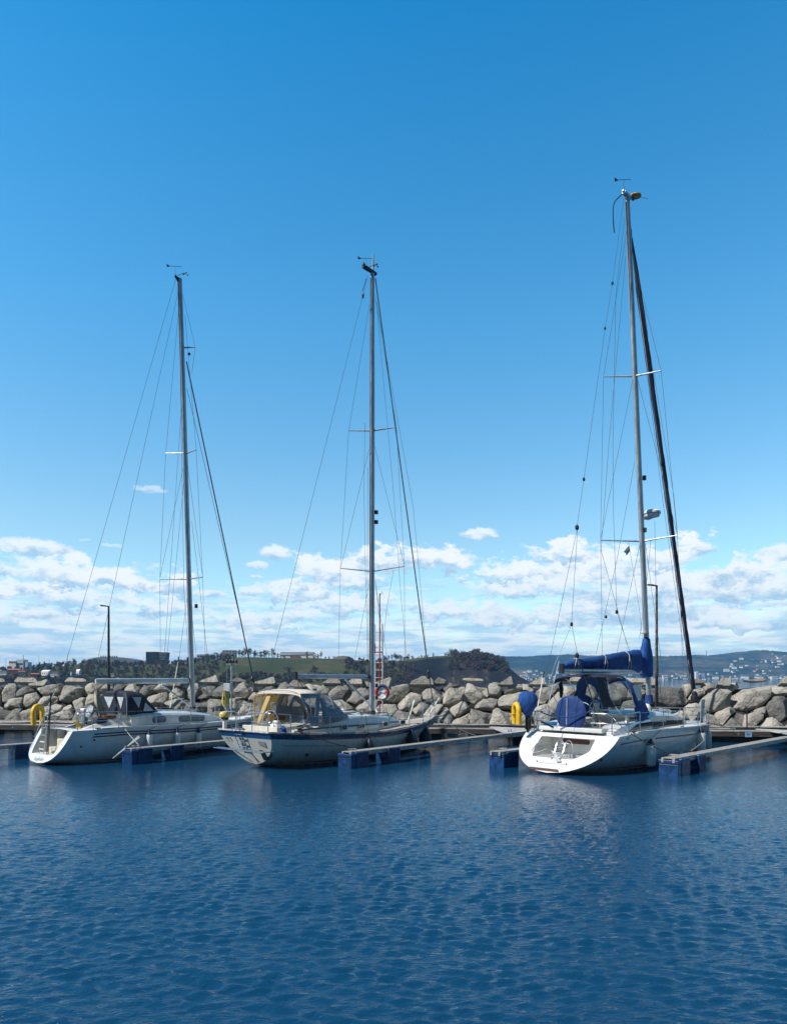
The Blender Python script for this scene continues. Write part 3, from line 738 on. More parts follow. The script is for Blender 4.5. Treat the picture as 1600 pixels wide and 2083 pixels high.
# trees standing on the green field
def fieldtree(px, ybase, ytop, kind, mm, label, w=1.3):
    lo = 452.
    Y = min((abs(HZ + (CAMH - land_z((px - CXP) / FPX * yy, yy)) * FPX / yy - ybase), yy) for yy in np.arange(460, 606, 3.))[1]
    X = (px - CXP) / FPX * Y; h = (ybase - ytop) * Y / FPX; plant(kind, mm, X, Y, h, label, None, w=w)
fieldtree(586, 1377, 1348, 'bush', 'bare_dark', 'broad dark bare tree in the middle of the green field')
fieldtree(540, 1380, 1362, 'bush', 'bare_dark', 'low dark tree at the left foot of the green field')
fieldtree(640, 1372, 1345, 'bush', 'bare', 'pale brown bare tree on the green field under the hilltop building')
# dense woods and scrub that read as one mass
def wood(name, polyfn, n, hs, mats, label, seed, w=1.):
    rng = random.Random(seed); m = MB()
    for _ in range(n):
        X, Y = polyfn(rng); h = rng.uniform(*hs); z = land_z(X, Y); k = rng.choice([0, 1, 2][:len(mats)])
        src = TK[('bush', mats[k])] if ('bush', mats[k]) in TK else TK[('conifer', 'conifer')]
        me = rng.choice(src); a = rng.uniform(0, 6.28); co = [(v.co.x * cos(a) - v.co.y * sin(a), v.co.x * sin(a) + v.co.y * cos(a), v.co.z) for v in me.vertices]
        b = len(m.v); m.v += [(c[0] * h * w + X, c[1] * h * w + Y, c[2] * h + z - .5) for c in co]
        for p in me.polygons:
            if len(p.vertices) == 4: m.f.append(tuple(b + i for i in p.vertices)); m.m.append(k)
    o = m.build(name, [M[x] for x in mats], None, fix=False); return tag(o, label, 'wood', None, 'stuff')
def band(px0, px1, ya, yb):
    def f(r):
        Y = r.uniform(ya, yb); return (r.uniform(px0, px1) - CXP) / FPX * Y, Y
    return f
wood('woodland', band(-40, 470, 500, 596), 460, (4, 6.5), ['bare', 'bushgreen', 'bare_dark'], 'brown leafless woodland covering the shore behind the left yacht', 1)
wood('shore_scrub', band(-40, 830, 462, 500), 330, (4.5, 7.5), ['bare_dark', 'bare_dark', 'bushgreen'], 'dark scrub along the shore under the green field', 2, 1.3)
wood('hedge', band(700, 850, 500, 560), 90, (4, 7), ['bare', 'bushgreen', 'bare_dark'], 'brown thicket on the slope right of the middle mast', 3, 1.3)
wood('cliff_wood', lambda r: ((lambda p, Y: ((p - CXP) / FPX * Y, Y))(r.triangular(905, 1042, 990), r.uniform(545, 600))), 150, (5, 9), ['bare', 'bare_dark', 'bushgreen'], 'brown bare woodland spilling down the right end of the cliff', 4, 1.1)

# far hills across the fjord
HYR = 3000.
hr = [(900, 1336), (1000, 1336), (1060, 1335), (1110, 1333), (1160, 1331), (1200, 1334), (1260, 1336), (1330, 1335), (1400, 1333), (1440, 1333), (1480, 1329), (1530, 1325), (1600, 1325), (1700, 1327)]
def far_z(X, Y):
    px = CXP + FPX * X / Y; top = CAMH + (HZ - interp(px, hr)) * HYR / FPX
    s = max(0, min(1, (Y - 2150) / 850)); s = s ** 1.15
    return -1 + (top + 1) * s * (1 - max(0, min(1, (Y - 3100) / 300))) + (noise.noise(Vector((X * .006, Y * .006, 0))) * 14 + noise.noise(Vector((X * .03, Y * .03, 0))) * 4 + noise.noise(Vector((X * .09, Y * .09, 0))) * 2.2) * min(1, s * 3) * (1 if Y < 3000 else .6)
m = MB(); rows = []
for Y in [2140 + i * 22 for i in range(42)] + [3080, 3130, 3200, 3300, 3400]: rows.append([Vector(((px - CXP) / FPX * Y, Y, far_z((px - CXP) / FPX * Y, Y))) for px in range(880, 1760, 3)])
m.grid(rows); tag(m.build('hills', M['forest_far'], None, fix=False, smooth=True, angle=70), kind='structure')

def house(rng, w, d, h, wall, roof):
    m = MB(); m.box((0, 0, h / 2), (w, d, h), mi=0)
    m.prism([(-w / 2 - .3, -d / 2 - .3, h), (-w / 2 - .3, d / 2 + .3, h), (-w / 2 - .3, 0, h + d * .42)], (w + .6, 0, 0), 1)
    for i in range(max(2, int(w / 4))):
        m.box((-w / 2 + (i + .5) * w / max(2, int(w / 4)), -d / 2 - .02, h * .55), (1.3, .1, 1.5), mi=2)
    return m
HM = [mat('house_white', (.72, .72, .70), .7), mat('house_cream', (.62, .55, .42), .7), mat('house_red', (.26, .09, .065), .7), mat('roof_slate', (.08, .08, .09), .8), mat('roof_tile', (.30, .11, .07), .8), mat('pane_dark', (.03, .04, .06), .2), mat('block_pale', (.55, .60, .62), .7), mat('cladding_dark', (.006, .008, .014), .6, spec=.25)]
hm = []
for w, d, h, a, b in ((13, 9, 6, 0, 3), (18, 10, 8, 0, 3), (12, 8, 6, 1, 4), (24, 12, 11, 0, 3), (14, 9, 7, 2, 3), (30, 12, 14, 6, 3)):
    o = house(R, w, d, h, 0, 0).build('house_model', [HM[a], HM[b], HM[5]], None); hm.append(o.data); bpy.data.objects.remove(o)
rh = random.Random(11)
for k in range(190):
    if k < 120: px = rh.uniform(1010, 1610); Y = 2165 + abs(rh.gauss(0, 75)); lab = 'on the far shore'; g = 'houses of the far shore town'
    elif k < 160: px = rh.triangular(1450, 1610, 1590); Y = rh.uniform(2330, 2850); lab = 'up the far wooded hillside'; g = 'houses on the far hillside'
    else: px = rh.uniform(1040, 1120); Y = rh.uniform(2180, 2400); lab = 'on the slope beyond the cliff'; g = 'houses beyond the cliff end'
    X = (px - CXP) / FPX * Y; o = bpy.data.objects.new('house', rh.choices(hm, (6, 5, 2, 3, 1, 1))[0]); COL.objects.link(o)
    o.location = (X, Y, far_z(X, Y) - .5); s = rh.uniform(.35, .8); lab = f'{("tiny", "small")[s > .55]} {["white", "pale", "cream", "grey-white", "red", "long pale"][hm.index(o.data)]} house {lab}, {whr(px)}'; o.scale = (s, s, s); o.rotation_euler = (0, 0, rh.uniform(-.7, .7)); tag(o, lab, 'house', g)

def block(name, label, px, Y, w, d, h, wall, floors, cols, z=None, base_off=0., cat='building', zfn=None):
    X = (px - CXP) / FPX * Y; z = z if z is not None else (zfn or land_z)(X, Y) - 1
    rt = empty(name, (X, Y, z), 0, label, cat)
    m = MB(); m.box((0, 0, h / 2), (w, d, h)); m.box((0, 0, h + .35), (w * .96, d * .9, .7)); m.build('wall', wall, rt)
    for r in range(floors):
        m = MB()
        for c in range(cols): m.box((-w / 2 + (c + .5) * w / cols, -d / 2 - .03, h * (r + .55) / floors), (w / cols * .6, .12, h / floors * .5))
        m.build('window_row', HM[5], rt)
    return rt
block('tower_block', 'pale slab tower on the far shore right of the furled genoa', 1416, 2185, 8, 12, 26, HM[0], 8, 2, zfn=far_z)
block('apartment_block', 'long green-grey block beside the pale slab tower on the far shore', 1427, 2190, 16, 10, 20, HM[6], 6, 5, zfn=far_z)
for px, w, h, l in ((1062, 12, 16, 'short white block at the left end of the far town'), (1352, 14, 15, 'white block in the far town seen just right of the right mast'), (1500, 60, 5, 'long low pale shed on the far shore waterline'), (1330, 40, 6, 'wide low white hall on the far shore behind the right mast'), (1574, 20, 11, 'broad cream block in the far town near the right edge')):
    block('harbour_building', l, px, 2175, w, 12, h, HM[0], 2, 5, zfn=far_z)
tw = empty('radio_mast', ((1436 - CXP) / FPX * 2990, 2990, far_z((1436 - CXP) / FPX * 2990, 2990)), 0, 'thin radio mast on the far hill just right of the furled genoa', 'mast')
m = MB(); m.tube([(0, 0, -2), (0, 0, 24)], [1.4, .8], 5); m.build('pole', M['pole_dark'], tw)

def zat(Y, py): return CAMH + (HZ - py) * Y / FPX
# dark tower right of the arena, two volumes, the right one flaring upwards
Y = 640.
rt = empty('dark_tower', ((321 - CXP) / FPX * Y, Y, 10), 0, 'dark glazed tower of two joined blocks rising above the trees left of the left mast', 'building')
u = Y / FPX; zb, zt = 0, zat(Y, 1326.5) - 10
m = MB(); m.box((-9 * u, 0, zt / 2), (24 * u, 9, zt)); m.build('main_block', HM[7], rt)
m = MB(); m.prism([(4 * u, -4.2, 0), (17 * u, -4.2, 0), (21.5 * u, -4.2, zt - .4), (4 * u, -4.2, zt - .4)], (0, 8.4, 0)); m.build('flared_block', HM[7], rt)
for r in range(7):
    m = MB()
    for c in range(6):
        if R.random() < .8: m.box((-19 * u + c * 3.6 * u, -4.53, zt * (.5 + .068 * r)), (2.2 * u, .05, .5))
    m.build('window_row', HM[5], rt)
    if r < 5: m = MB(); m.box((12.5 * u, -4.25, zt * (.62 + .075 * r)), ((11 + r * 1.2) * u, .1, .35)); m.build('window_band', M['grey'], rt)
# arena with curved roof
Y = 700.
rt = empty('arena', ((215 - CXP) / FPX * Y, Y, 8), 0, 'wide low arena with a gently curved grey roof behind the left lamp post', 'building')
u = Y / FPX; z1 = zat(Y, 1337) - 8
m = MB(); pts2 = [(-58 * u, 0, 0), (-58 * u, 0, z1 * .55)] + [(-58 * u + k * 11.6 * u, 0, z1 * (.55 + .45 * math.sin(min(1, (k + .2) / 4) * pi / 2)) - (max(0, k - 7) ** 2) * .35) for k in range(1, 11)] + [(58 * u, 0, 0)]
m.prism(pts2, (0, 30, 0)); m.build('curved_hall', mat('arena_roof', (.16, .18, .22), .5), rt)
m = MB(); m.prism([(p[0], -.6, p[2] + .02) for p in pts2[1:5]] + [(p[0], -.6, p[2] - 1.4) for p in pts2[4:0:-1]], (0, .5, 0)); m.build('roof_edge', M['grey'], rt)
for k in range(8):
    m = MB(); m.prism([((-12 + k * 4.6) * u, 1, z1 - .4), ((-9.5 + k * 4.6) * u, 1, z1 - .4), ((-11.5 + k * 4.6) * u, 1, z1 + 1.6)], (0, 2, 0)); m.build('roof_light', M['dark_grey'], rt)
m = MB(); m.prism([(-50 * u, -.7, z1 * .5), (-22 * u, -.7, z1 * .5), (-22 * u, -.7, z1 * .82), (-40 * u, -.7, z1 * .76)], (0, .1, 0)); m.build('glazed_front', M['teal_glass'], rt)
# stepped white building at the left, with a rooftop mast
Y = 600.; u = Y / FPX
rt = empty('stepped_building', ((38 - CXP) / FPX * Y, Y, 6), 0, 'white and grey stepped building with a rooftop aerial near the left edge', 'building')
m = MB(); m.box((-8 * u, 0, zat(Y, 1345) / 2 - 3), (14 * u, 8, zat(Y, 1345) - 6)); m.build('white_wing', HM[0], rt)
m = MB(); m.box((6 * u, 1, zat(Y, 1342) / 2 - 3), (14 * u, 8, zat(Y, 1342) - 6)); m.box((17 * u, 1.2, zat(Y, 1347) / 2 - 3), (8 * u, 7, zat(Y, 1347) - 6)); m.build('grey_wing', M['pale_grey'], rt)
m = MB(); m.box((-8 * u, -4.05, zat(Y, 1347.5) - 6), (13 * u, .1, 1.6)); m.build('sign_band', HM[2], rt)
m = MB(); m.box((6 * u, -3.1, zat(Y, 1351) - 6), (11 * u, .1, 1.3)); m.build('window_band', M['tinted'], rt)
m = MB(); m.tube([(8 * u, 1, zat(Y, 1343) - 6), (8 * u, 1, zat(Y, 1333) - 6)], .22, 5); m.build('aerial', M['pole_dark'], rt)
for k, (px, yt) in enumerate(((12, 1338), (79, 1334), (137, 1331), (293, 1336), (100, 1342))):
    rt = empty('flag_pole', at(px, 640., z=8), 0, f'thin bare pole on the skyline {["left of the stepped white building", "right of the stepped white building", "below the left yacht backstay", "just left of the dark tower", "between the two pines and the bare woods"][k]}', 'pole')
    m = MB(); m.tube([(0, 0, 0), (0, 0, zat(640, yt) - 8)], [.25, .14], 5); m.build('pole', M['galv'], rt)
# houses of the near shore
def nh(px, pyb, Y, w, h, a, b, label, rz=.2):
    X = (px - CXP) / FPX * Y; rt = empty('house', (X, Y, zat(Y, pyb)), rz, label, 'house'); u = Y / FPX; w *= u; h *= u; d = w * .6
    m = MB(); m.box((0, 0, h * .3), (w, d, h * .6 + 1.2)); m.build('wall', HM[a], rt)
    m = MB(); m.prism([(-w / 2 - .2, -d / 2 - .2, h * .6 + .6), (-w / 2 - .2, d / 2 + .2, h * .6 + .6), (-w / 2 - .2, 0, h * 1.25)], (w + .4, 0, 0)); m.build('roof', HM[b], rt)
    for i in (-1, 0, 1): m = MB(); m.box((i * w * .3, -d / 2 - .03, h * .3), (w * .12, .06, h * .25)); m.build('window', HM[5], rt)
nh(30, 1369, 505, 22, 7, 2, 4, 'orange-roofed red house low on the shore near the left edge'); nh(44, 1372, 498, 12, 6, 1, 4, 'small cream house with orange roof beside the red one', .5)
nh(72, 1377, 492, 15, 6, 2, 4, 'low house with a bright orange roof below the two pines'); nh(95, 1373, 500, 18, 8, 0, 0, 'white house with pale roof left of the yellow horseshoe buoy', -.3)
nh(112, 1376, 490, 14, 6, 0, 3, 'long white house with dark roof left of the yellow horseshoe buoy', 0); nh(149, 1376, 495, 9, 12, 6, 3, 'narrow grey-green house with a steep roof above the boat stern', .7)
nh(160, 1374, 500, 10, 10, 0, 0, 'white gabled house left of the left lamp post', -.5); nh(40, 1381, 488, 9, 4, 0, 3, 'tiny white shed at the shore near the left edge', 0)
nh(226, 1376, 500, 12, 5, 0, 3, 'low white cabin just right of the left lamp post', .1); nh(8, 1372, 500, 12, 6, 0, 3, 'white house with dark roof cut by the left edge', .1)
# long hilltop building
Y = 625.; u = Y / FPX
rt = empty('hilltop_building', ((609 - CXP) / FPX * Y, Y, 20), 0, 'long grey-roofed white building on the hilltop above the green field', 'building')
z0 = zat(Y, 1345) - 20; z1 = zat(Y, 1326.5) - 20
m = MB(); m.box((0, 0, (z0 + z1 * .7) / 2), (76 * u, 9, z1 * .7 - z0 + 1)); m.build('wall', HM[0], rt)
m = MB(); m.prism([(-40 * u, -5, z1 * .62), (28 * u, -5, z1 * .72), (40 * u, -5, z1 * .35), (38 * u, 0, z1 * .6), (28 * u, 0, z1), (-38 * u, 0, z1)], (0, 6, .1)); m.build('roof', mat('roof_grey', (.14, .16, .19), .6), rt)
m = MB(); m.box((-8 * u, -4.6, z0 + 2.8), (17 * u, .3, 3.4)); m.build('red_wall_panel', HM[2], rt)
for k in range(5): m = MB(); m.box(((-30 + k * 14 + (4 if k > 1 else 0)) * u, -4.75, z1 * .42), (3 * u, .1, 1.1)); m.build('window', HM[5], rt)
o = None
rt = empty('mound_house', ((697 - CXP) / FPX * 615, 615, zat(615, 1343)), 0, 'low brown-roofed house like a mound on the hilltop right of the long building', 'house')
m = MB(); m.lathe([(10.5, 0), (9.2, 1.6), (6, 3.1), (2, 3.8)], n=14); m.build('roof', mat('roof_brown', (.12, .09, .08), .9), rt)
block('grey_slab_block', 'grey concrete block seen through the bare trees behind the lamp cluster', 467, 606, 11, 8, 7, M['grey'], 4, 4)
block('flat_block', 'long pale flat-roofed block half hidden by trees right of the left mast', 418, 650, 14, 8, 8, M['grey'], 3, 6)
# air: one closed box of even pale haze round everything
def haze():
    m = bpy.data.materials.new('haze'); m.use_nodes = True; t = NT(m.node_tree); t.n.clear()
    out = t.node('ShaderNodeOutputMaterial'); pv = t.node('ShaderNodeVolumePrincipled'); pv.inputs['Color'].default_value = (.24, .56, 1.0, 1); pv.inputs['Density'].default_value = 1.5e-4
    pv.inputs['Anisotropy'].default_value = .1; t.l.new(pv.outputs[0], out.inputs['Volume'])
    b = MB(); b.box((0, 1650, 77), (6400, 5200, 168)); o = b.build('haze', m, None); tag(o, kind='stuff'); m.cycles.homogeneous_volume = True if hasattr(m.cycles, 'homogeneous_volume') else True
HAZE = True
if HAZE: haze()

# ---------------------------------------------------------------- things standing on the quay
def lamp(px, n, ytop, label, arm):
    t = qt(px, n); b = Q(t, n, .55); top = CAMH + (HZ - ytop) * b.y / FPX - .55
    rt = empty('street_lamp', b, 0, label, 'street lamp', 'lamp posts on the quay')
    m = MB(); m.tube([(0, 0, 0), (0, 0, top * .45), (0, 0, top)], [.085, .07, .05], 10); m.tube([(0, 0, 0), (0, 0, .9)], .115, 10); m.build('post', M['pole_dark'] if arm[0] == 'd' else M['rusty'], rt, smooth=True)
    m = MB(); m.box((-.16, 0, top + .0), (.36, .16, .05), M=Matrix.Rotation(.10, 3, 'Y')); m.box((-.30, 0, top + .03), (.30, .2, .045), M=Matrix.Rotation(.10, 3, 'Y')); m.build('lamp_head', M['pole_dark'] if arm[0] == 'd' else M['rusty'], rt, bevel=.01)
    m = MB(); m.box((-.30, 0, top - .0), (.22, .14, .02)); m.build('lens', M['pale_grey'], rt)
    return rt
lamp(221, 1.95, 1233, 'slim black lamp post with a flat head behind the leftmost yacht', 'd')
lamp(1335, 1.95, 1191, 'weathered brown lamp post beside the mast of the rightmost yacht', 'r')

# grey pedestal with hose and a cluster lamp on a pole, right of the left mast
t = qt(466, 1.2); b = Q(t, 1.2, .53); u = b.y / FPX
rt = empty('cluster_lamp_post', Q(qt(471, 1.2), 1.2, .53), QA, 'thin steel pole topped by a ring and four lanterns, left of the middle yacht', 'lamp post')
zt = CAMH + (HZ - 1351) * u - .53
m = MB(); m.tube([(0, 0, 0), (0, 0, zt)], .05, 8); m.build('pole', M['galv'], rt, smooth=True)
m = MB(); m.box((0, 0, zt), (.56, .1, .05)); m.box((0, 0, zt), (.1, .5, .05)); m.build('crossarm', M['galv'], rt)
for dx, dy in ((-.25, 0), (.25, 0), (0, .2), (0, -.2)):
    m = MB(); m.lathe([(.05, 0), (.07, .04), (.07, .16), (.03, .22)], (dx, dy, zt + .02), 10); m.build('lantern', M['black'], rt)
for dx in (-.25, .25): m = MB(); m.tube([(dx, 0, zt), (dx, 0, zt - 1.2)], .012, 5); m.build('hanging_tube', M['alu'], rt)
m = MB(); m.tube([(.13 * cos(a), 0, zt + .36 + .13 * sin(a)) for a in [2 * pi * k / 18 for k in range(18)]], .025, 6, closed=True); m.build('ring', M['black'], rt)
rt = empty('service_pedestal', Q(qt(463, .9), .9, .53), QA, 'grey electricity pedestal with a yellow hose hung on it, between the left and middle yachts', 'pedestal')
zc = CAMH + (HZ - 1405) * u - .53
m = MB(); m.box((0, 0, zc / 2), (.16, .12, zc)); m.build('post', M['grey'], rt, bevel=.01)
m = MB(); m.box((0, -.02, zc + .17), (.34, .22, .42)); m.build('box', M['pale_grey'], rt, bevel=.02)
hs = empty('garden_hose', Q(qt(457, .7), .7, .53), QA, 'yellow hose hanging in long loops from the grey pedestal', 'hose')
m = MB()
for k in range(7):
    w_ = .05 + .018 * k; zt2 = zc + .02; zb = zc - .75 - .05 * (k % 3)
    m.tube([(w_ * cos(a) * (1 if sin(a) > 0 else 1.3), .03 * (k - 3), (zt2 + zb) / 2 + (zt2 - zb) / 2 * sin(a)) for a in [2 * pi * j / 18 for j in range(18)]], .016, 6, closed=True)
m.build('loops', M['rope_yellow'], hs)

# rescue ladder, red boathook pole and lifebuoy behind the middle mast
t = qt(770, 1.3); b = Q(t, 1.3, .53); u = b.y / FPX
def qz(py): return CAMH + (HZ - py) * u - .53
rt = empty('rescue_ladder', b, QA, 'pale aluminium rescue ladder with a red bracket standing upright behind the middle mast', 'ladder')
for dx in (-.19, .19): m = MB(); m.box((dx, 0, qz(1270) / 2), (.06, .05, qz(1270))); m.build('rail', M['alu_pale'], rt)
z = qz(1440)
while z < qz(1276): m = MB(); m.tube([(-.19, 0, z), (.19, 0, z)], .018, 6); m.build('rung', M['alu_pale'], rt); z += .38
m = MB(); m.box((-.19, -.05, qz(1319)), (.05, .04, .40)); m.box((0, -.05, qz(1327)), (.42, .04, .06)); m.build('red_bracket', M['red'], rt)
rt = empty('boathook_pole', Q(qt(772, 1.15), 1.15, .53), QA, 'long red pole standing in front of the pale rescue ladder', 'pole')
m = MB(); m.tube([(0, 0, 0), (0, 0, qz(1230))], .032, 8); m.build('shaft', M['red'], rt); m = MB(); m.tube([(0, 0, qz(1230)), (0, 0, qz(1208))], .028, 8); m.tube([(0, 0, qz(1214)), (.12, 0, qz(1204)), (.18, 0, qz(1210))], .014, 5); m.build('hook', M['wood'], rt)
rt = empty('lifebuoy', Q(qt(777, 1.0), 1.0, .53 + qz(1408)), QA, 'round lifebuoy in red, white and blue hung on the rescue ladder behind the middle mast', 'lifebuoy')
def ring_seg(a0, a1, R0, r, mt, name, parent, n=10):
    m = MB(); m.tube([(R0 * cos(a), 0, R0 * 1.12 * sin(a)) for a in [a0 + (a1 - a0) * k / n for k in range(n + 1)]], r, 10); return m.build(name, mt, parent, smooth=True)
for k, mt in enumerate(('red', 'cover_blue', 'red', 'pale_grey')):
    ring_seg(-pi / 4 + k * pi / 2, -pi / 4 + (k + 1) * pi / 2, .29, .075, M[mt], 'segment', rt)
m = MB(); m.box((0, .03, 0), (.42, .02, .46)); m.build('white_board', M['white_paint'], rt, bevel=.02)
m = MB(); m.tube([(.38 * cos(a), -.02, .42 * sin(a)) for a in [2 * pi * k / 24 for k in range(24)]], .012, 5, closed=True); m.build('grab_line', M['rope_white'], rt)
m = MB(); m.tube([(-.2, -.01, -.1), (-.1, -.02, .05), (.05, -.02, -.02), (.16, -.02, .12)], .02, 5); m.build('coiled_line', M['pale_grey'], rt)
# red bracket foot under the ring
rt = empty('stake', Q(qt(1518.5, 1.5), 1.5, .53), QA, 'thin black stake with a hooked top before the boulders near the right edge', 'stake')
zz = CAMH + (HZ - 1440) * Q(qt(1518, 1.5), 1.5).y / FPX - .53
m = MB(); m.tube([(0, 0, 0), (0, 0, zz)], .03, 6); m.tube([(0, 0, zz - .05), (-.07, 0, zz + .08), (-.06, 0, zz + .14)], .014, 5); m.build('post', M['black'], rt)
rt = empty('bollard_light', Q(qt(1262 , .8), .8, .53), 0, 'small black mushroom light on the quay behind the right yacht', 'light') if False else None
bp = empty('mooring_beam', Q(qt(1460, 1.2), 1.2, .56), QA + .12, 'short pale plank lying on the dark pontoon right of the rightmost bow', 'plank')
m = MB(); m.box((0, 0, 0), (1.6, .16, .07)); m.build('plank', M['curb'], bp, bevel=.01)

# ---------------------------------------------------------------- sailing yachts
class Hull:
    def __init__(s, L, sheer, beam, keel, rk, zr, kb, full):
        s.L, s.sheer, s.beam, s.keel, s.rk, s.zr, s.kb, s.full = L, sheer, beam, keel, rk, zr, kb, full
    def zs(s, t): return interp(t, s.sheer)
    def B(s, t): return interp(t, s.beam)
    def x(s, t, z):
        z0, z1 = s.zr; st = s.rk[0] + (s.rk[1] - s.rk[0]) * (z - z0) / (z1 - z0)
        zb = s.zs(1); bw = s.L - s.kb * (zb - z) - .12 * max(0, zb - z) ** 2
        return st + (bw - st) * t
    def pt(s, t, u, side=1, off=0.):
        zk = interp(t, s.keel); p, q = interp(t, s.full[0]), interp(t, s.full[1]); z = zk + (s.zs(t) - zk) * u
        y = (s.B(t) + off) * (1 - (1 - u) ** p) ** (1 / q) if u > 0 else 0.
        return Vector((s.x(t, z), side * y, z))
    def uz(s, t, z):
        zk = interp(t, s.keel); return max(0., min(1., (z - zk) / (s.zs(t) - zk)))
    def tx(s, x):
        lo, hi = 0., 1.
        for _ in range(30):
            mid = (lo + hi) / 2
            if s.x(mid, s.zs(mid)) < x: lo = mid
            else: hi = mid
        return lo
    def side(s, x, z, sd=-1, off=0.): t = s.tx(x); return s.pt(t, s.uz(t, z), sd, off)
    def edge(s, x, sd=-1, dz=0., inset=0.):
        t = s.tx(x); return Vector((x, sd * (s.B(t) - inset), s.zs(t) + dz))
    def skin(s, n=44, nu=16):
        m = MB(); rows = []
        us = [(k / nu) ** 1.35 for k in range(nu + 1)]
        for i in range(n + 1):
            t = (i / n); t = t ** .9
            rows.append([s.pt(t, u, 1) for u in us[::-1]] + [s.pt(t, u, -1) for u in us[1:]])
        m.grid(rows); return m
    def band(s, t0, t1, za, zb, off, n=40, sides=(1, -1)):
        """strip on the skin between heights za(t) and zb(t)"""
        m = MB()
        for sd in sides:
            rows = []
            for i in range(n + 1):
                t = t0 + (t1 - t0) * i / n
                rows.append([s.pt(t, s.uz(t, za(t) + (zb(t) - za(t)) * k / 3), sd, off) for k in range(4)])
            m.grid(rows)
        return m
    def transom_outline(s, n=12, t=0.): 
        us = [(k / n) ** 1.35 for k in range(n + 1)]
        return [s.pt(t, u, 1) for u in us[::-1]] + [s.pt(t, u, -1) for u in us[1:]]
    def deck(s, t0, t1, hole=None, camber=.05, dz=-.01, n=50):
        m = MB(); rows = []; xs_ = []
        for i in range(n + 1):
            t = t0 + (t1 - t0) * i / n; b = s.B(t) - .012; z = s.zs(t) + dz; x = s.x(t, s.zs(t)); hw = min(hole[2] if hole else .5, b * .7)
            ys = [-b, -(b + hw) / 2, -hw, -hw * .5, 0, hw * .5, hw, (b + hw) / 2, b]
            rows.append([Vector((x, y, z + camber * (1 - (y / max(b, .01)) ** 2))) for y in ys]); xs_.append(x)
        m.grid(rows, skip=(lambda i, j: hole and 2 <= j <= 5 and hole[0] < xs_[i] < hole[1]) if hole else None); return m

def rail(pts, r, name, mt, parent, n=8):
    m = MB(); m.tube(pts, r, n); return m.build(name, mt, parent, smooth=True)
def bez(pts, n=6):
    """smooth curve through points"""
    pts = [Vector(p) for p in pts]; out = []
    for i in range(len(pts) - 1):
        p0 = pts[max(i - 1, 0)]; p1 = pts[i]; p2 = pts[i + 1]; p3 = pts[min(i + 2, len(pts) - 1)]
        for k in range(n):
            t = k / n; out.append(.5 * ((2 * p1) + (p2 - p0) * t + (2 * p0 - 5 * p1 + 4 * p2 - p3) * t * t + (3 * p1 - p0 - 3 * p2 + p3) * t ** 3))
    out.append(pts[-1]); return out
def mast(parent, base, top, wx, wy, mt, taper=.8):
    """oval aluminium section from base to top, with a sail groove"""
    base, top = Vector(base), Vector(top); rows = []; n = 20
    for f in (0, .3, .6, .85, 1.0):
        c = base.lerp(top, f); k = 1 if f < .7 else 1 - (1 - taper) * (f - .7) / .3
        rows.append([c + Vector((wx / 2 * k * cos(a), wy / 2 * k * sin(a), 0)) for a in [2 * pi * j / n for j in range(n)]])
    m = MB(); m.grid(rows, close=True); m.poly(rows[0][::-1]); m.poly(rows[-1])
    mo = m.build('mast', mt, parent, smooth=True, angle=50)
    m = MB(); m.tube([base + Vector((-wx / 2 - .012, 0, 1.2)), top + Vector((-wx / 2 * taper - .012, 0, -.2))], .016, 6); m.build('sail_track', M['dark_grey'], mo)
    return mo
def wire(parent, pts, r=.0065, name='shroud', mt=None): return rail(pts, r, name, mt or M['wire'], parent, 5)
def stanchions(b, H, parent, xs, sides=(-1, 1), h=.60, wires=True, inset=.06, r=.015):
    for sd in sides:
        for x in xs:
            e = H.edge(x, sd, 0, inset); m = MB(); m.tube([e, e + Vector((0, 0, h))], r, 6); m.tube([e, e + Vector((0, 0, .05))], .028, 8); m.build('stanchion', M['steel'], parent)
        if wires:
            for hh in (h - .01, h * .52):
                rail([H.edge(x, sd, hh, inset) for x in xs], .006, 'lifeline', M['steel'], parent, 5)
def arch(parent, name, secs, nj, mt, wins=(), wmt=None, pw=2.6, thick=.012, skip=()):
    """canvas hood: secs = (x, half width, z side, z top, x of the side's foot); wins/skip = (i0, i1, j0, j1) cell blocks"""
    rows = []
    for (x, hw, z0, z1, xf) in secs:
        row = []
        for j in range(nj + 1):
            a = pi * j / nj; cy = cos(a); sy = sin(a)
            y = hw * math.copysign(abs(cy) ** (2 / pw), cy); f = abs(sy) ** (2 / pw)
            row.append(Vector((xf + (x - xf) * f, -y, z0 + (z1 - z0) * f)))
        rows.append(row)
    inb = lambda i, j, bl: any(a <= i < b and c <= j < d for a, b, c, d in bl)
    m = MB(); m.grid(rows, skip=lambda i, j: inb(i, j, wins) or inb(i, j, skip)); hood = m.build(name, mt, parent, smooth=True, thick=thick, angle=60)
    for (a, b, c, d) in wins:
        m = MB(); m.grid([r[c:d + 1] for r in rows[a:b + 1]]); m.build('window', wmt or M['vinyl'], hood, smooth=True)
    return hood, rows
def wheel_obj(parent, c, r, name='steering_wheel', mt=None):
    m = MB(); c = Vector(c); ax = Matrix.Rotation(.12, 3, 'Y')
    m.tube([c + ax @ Vector((0, r * cos(a), r * sin(a))) for a in [2 * pi * k / 28 for k in range(28)]], .018, 7, closed=True)
    for k in range(5): m.tube([c, c + ax @ Vector((0, r * cos(k * 1.257), r * sin(k * 1.257)))], .01, 5)
    m.lathe([(.05, -.05), (.05, .05)], c, 10, Matrix.Rotation(pi / 2, 3, 'Y')); return m.build(name, mt or M['steel'], parent, smooth=True)
def hanging(name, label, cat, b, v, group=None):
    return empty(name, W(b, v), boat_rz(b), label, cat, group)
